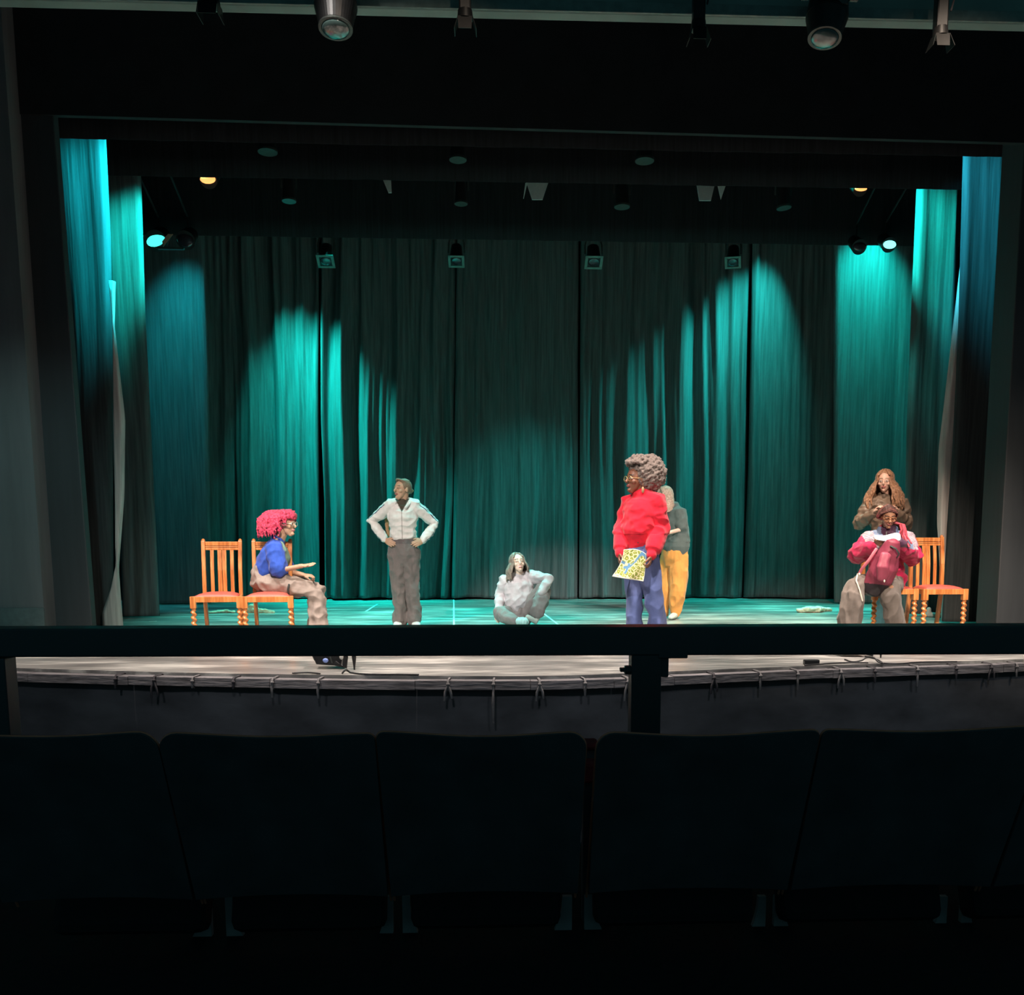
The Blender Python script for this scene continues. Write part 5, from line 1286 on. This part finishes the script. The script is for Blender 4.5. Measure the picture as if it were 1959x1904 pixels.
m.tube([P(1676, 1119, .10), P(1654, 1118, -.08), P(1636, 1124, -.23), P(1632, 1138, -.28), P(1627, 1165, -.27), P(1625, 1195, -.25), P(1624, 1220, -.24)], [.105, .100, .095, .098, .105, .115, .12], 18)
m.tube([P(1706, 1119, .10), P(1705, 1119, -.08), P(1702, 1126, -.26), P(1703, 1140, -.31), P(1707, 1165, -.29), P(1712, 1195, -.26), P(1714, 1220, -.25)], [.105, .100, .092, .088, .086, .092, .10], 18)
blob('trousers', m, cloth_mat('wide_grey_trousers', (1, 1, 1)), p.t, .007, 2, folds(.014, (10, 10, 4), (22, 22, 10), 17), lambda q: (.135, .115, .105))
part('drawstring', MB().tube([P(1641, 1098, -.30), P(1638, 1110, -.33), P(1645, 1130, -.36), P(1650, 1150, -.37)], [(.008, .004)] * 4, 8, side=X), mat('cream_strap', (.62, .58, .50), .8), p.t, smooth=True)
for x in (1622, 1716):
    m = MB(); shoe(m, P(x, 1226, -.24), P(x, 1230, -.44), .046); blob('shoe', m, M_ws, p.t, .008, 2, None, lambda q: (.35, .35, .35))
# braids: from the parting over the scalp and down over her left shoulder
m = MB(); L = lambda q: c + hm @ (V(*q) * k)
m.ell(L((0, -.020, .034)), (.077 * k, .088 * k, .086 * k), hm, 18, 12)
rnd = random.Random(9); BR = []
def braid(pts, r):
    out = []; 
    for i in range(len(pts) - 1):
        for j in range(5): out.append(pts[i].lerp(pts[i + 1], j / 5))
    out.append(pts[-1]); BR.append(MB().tube(out, [1.15 * r * (1 + .22 * math.sin(i * 2.2)) for i in range(len(out))], 6))
for i in range(15):
    t = i / 14; y = .070 - .16 * t; x0 = .012; zt_h = .026 + .096 * math.sqrt(max(0, 1 - ((y + .014) / .108) ** 2))
    ex, ey = 1716 + 12 * t + rnd.uniform(-2, 2), 1000 + rnd.uniform(-3, 3)
    braid([L((x0, y, zt_h)), L((.050, y * .9, zt_h * .8)), L((.090, y * .6, .045)), L((.112, y * .3 - .01, -.01)), P(1721 + 9 * t, 1004, .02 - .02 * t), P(1724 + 9 * t, 1014, -.08), P(1722 + 11 * t + rnd.uniform(-5, 5), 1026 + rnd.uniform(-3, 3), -.20 + rnd.uniform(-.04, .03)), P(1724 + 14 * t + rnd.uniform(-7, 7), 1040 + rnd.uniform(-5, 6), -.25 + rnd.uniform(-.04, .03))], .0068)
for i in range(12):
    t = i / 11; y = .070 - .16 * t; zt_h = .026 + .096 * math.sqrt(max(0, 1 - ((y + .014) / .108) ** 2))
    braid([L((.004, y, zt_h)), L((-.045, y * .9, zt_h * .82)), L((-.078, y * .6, .045)), L((-.08, y * .35 - .03, -.01)), P(1683, 1008, .12)], .0068)
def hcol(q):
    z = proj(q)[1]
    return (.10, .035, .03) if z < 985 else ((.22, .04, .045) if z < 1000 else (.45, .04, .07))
def keepH(q):
    l = hm.transposed() @ (q - c) / k
    if l.y > .05 and l.z < .064 and abs(l.x) < .062 and l.z > -.1: return hm @ V(0, -(l.y - .045) - .035, 0)
    return 0
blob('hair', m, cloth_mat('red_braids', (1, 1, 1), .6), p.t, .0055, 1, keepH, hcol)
M_braid = mat('red_braid', (1, 1, 1), .6, var=.4, scale=12, attr=True)
for b_ in BR:
    sh_ = rnd.choice((.45, .8, 1.3, 2.0))
    o = part('braid', b_, M_braid, p.t, smooth=True)
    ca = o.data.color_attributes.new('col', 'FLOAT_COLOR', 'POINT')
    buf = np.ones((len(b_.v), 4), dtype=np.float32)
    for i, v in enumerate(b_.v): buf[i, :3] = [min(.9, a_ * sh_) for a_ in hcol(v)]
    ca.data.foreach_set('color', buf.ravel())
glasses(p, c, hm, k, mat('amber_glasses', (.30, .13, .06), .3), .026)
# the sheet she reads
sh_t = thing('paper_sheet', 'creased white and pale blue sheet held by the seated person with braids', 'paper', P(1698, 1028, -.34))
rows = [[(1671, 1022), (1685, 1026), (1697, 1024), (1712, 1019), (1722, 1020)], [(1672, 1029), (1686, 1031), (1698, 1030), (1712, 1026), (1723, 1027)], [(1675, 1033), (1689, 1035), (1699, 1036), (1712, 1034), (1724, 1036)]]
vs, fs = [], []
for j, r_ in enumerate(rows):
    for i, (x, y) in enumerate(r_): vs.append(P(x, y, -.335 + (.05 * j if False else 0) - .02 * (i % 2) - .02 * j))
for j in range(2):
    for i in range(4): a = j * 5 + i; fs.append((a, a + 1, a + 6, a + 5))
o = link('sheet', mkmesh('sheet', vs, fs, True), mat('paper_blue_white', (.48, .55, .64), .8, var=.15, scale=6), sh_t)
s1 = o.modifiers.new('s', 'SUBSURF'); s1.levels = s1.render_levels = 2; s2 = o.modifiers.new('t', 'SOLIDIFY'); s2.thickness = .002
# the backpack on her lap
bp_t = thing('backpack', 'maroon backpack with a dark base resting on the lap of the seated person', 'backpack', P(1688, 1120, -.30))
M_bp = cloth_mat('maroon_nylon', (1, 1, 1), .4, sheen=0)
m = MB()
pts = [(1706, 1043), (1700, 1060), (1692, 1085), (1682, 1106), (1671, 1124)]
m.tube([P(*q_, -.40 + .03 * i) for i, q_ in enumerate(pts)], [(.075, .07), (.105, .10), (.125, .12), (.125, .12), (.105, .09)], 20, side=V(1, 0, .35))
zb_ = lambda q: proj(q)
def bpc(q):
    x, y = proj(q)
    lim = 1117 + (x - 1670) * .12
    return (.025, .02, .025) if y > lim else (.25, .045, .08)
blob('bag_body', m, M_bp, bp_t, .006, 3, folds(.008, (8, 8, 6), (17, 17, 12), 5), bpc)
m = MB(); m.tube([P(1694, 1062, -.52), P(1690, 1085, -.535), P(1688, 1106, -.51)], [(.05, .03), (.065, .035), (.05, .03)], 14, side=V(1, 0, .3))
blob('front_pocket', m, M_bp, bp_t, .007, 2, folds(.005, (9, 9, 6), seed=2), lambda q: (.30, .06, .10))
part('strap', MB().tube([P(1704, 1045, -.47), P(1714, 1050, -.50), P(1720, 1060, -.48), P(1716, 1066, -.47)], [(.012, .006)] * 4, 8), mat('dark_strap', (.02, .03, .03), .7), bp_t, smooth=True)
part('strap', MB().tube([P(1677, 1050, -.42), P(1664, 1070, -.44), P(1648, 1090, -.40), P(1643, 1100, -.38)], [(.016, .005)] * 4, 8), mat('pink_strap', (.45, .10, .14), .6), bp_t, smooth=True)
part('zip_puller', MB().ell(P(1692, 1112, -.56), (.009, .006, .014), None, 10, 6), mat('cream_strap', (.62, .58, .50), .8), bp_t, smooth=True)
part('zip_puller', MB().ell(P(1644, 1099, -.40), (.012, .008, .014), None, 10, 6), mat('cream_strap', (.62, .58, .50), .8), bp_t, smooth=True)
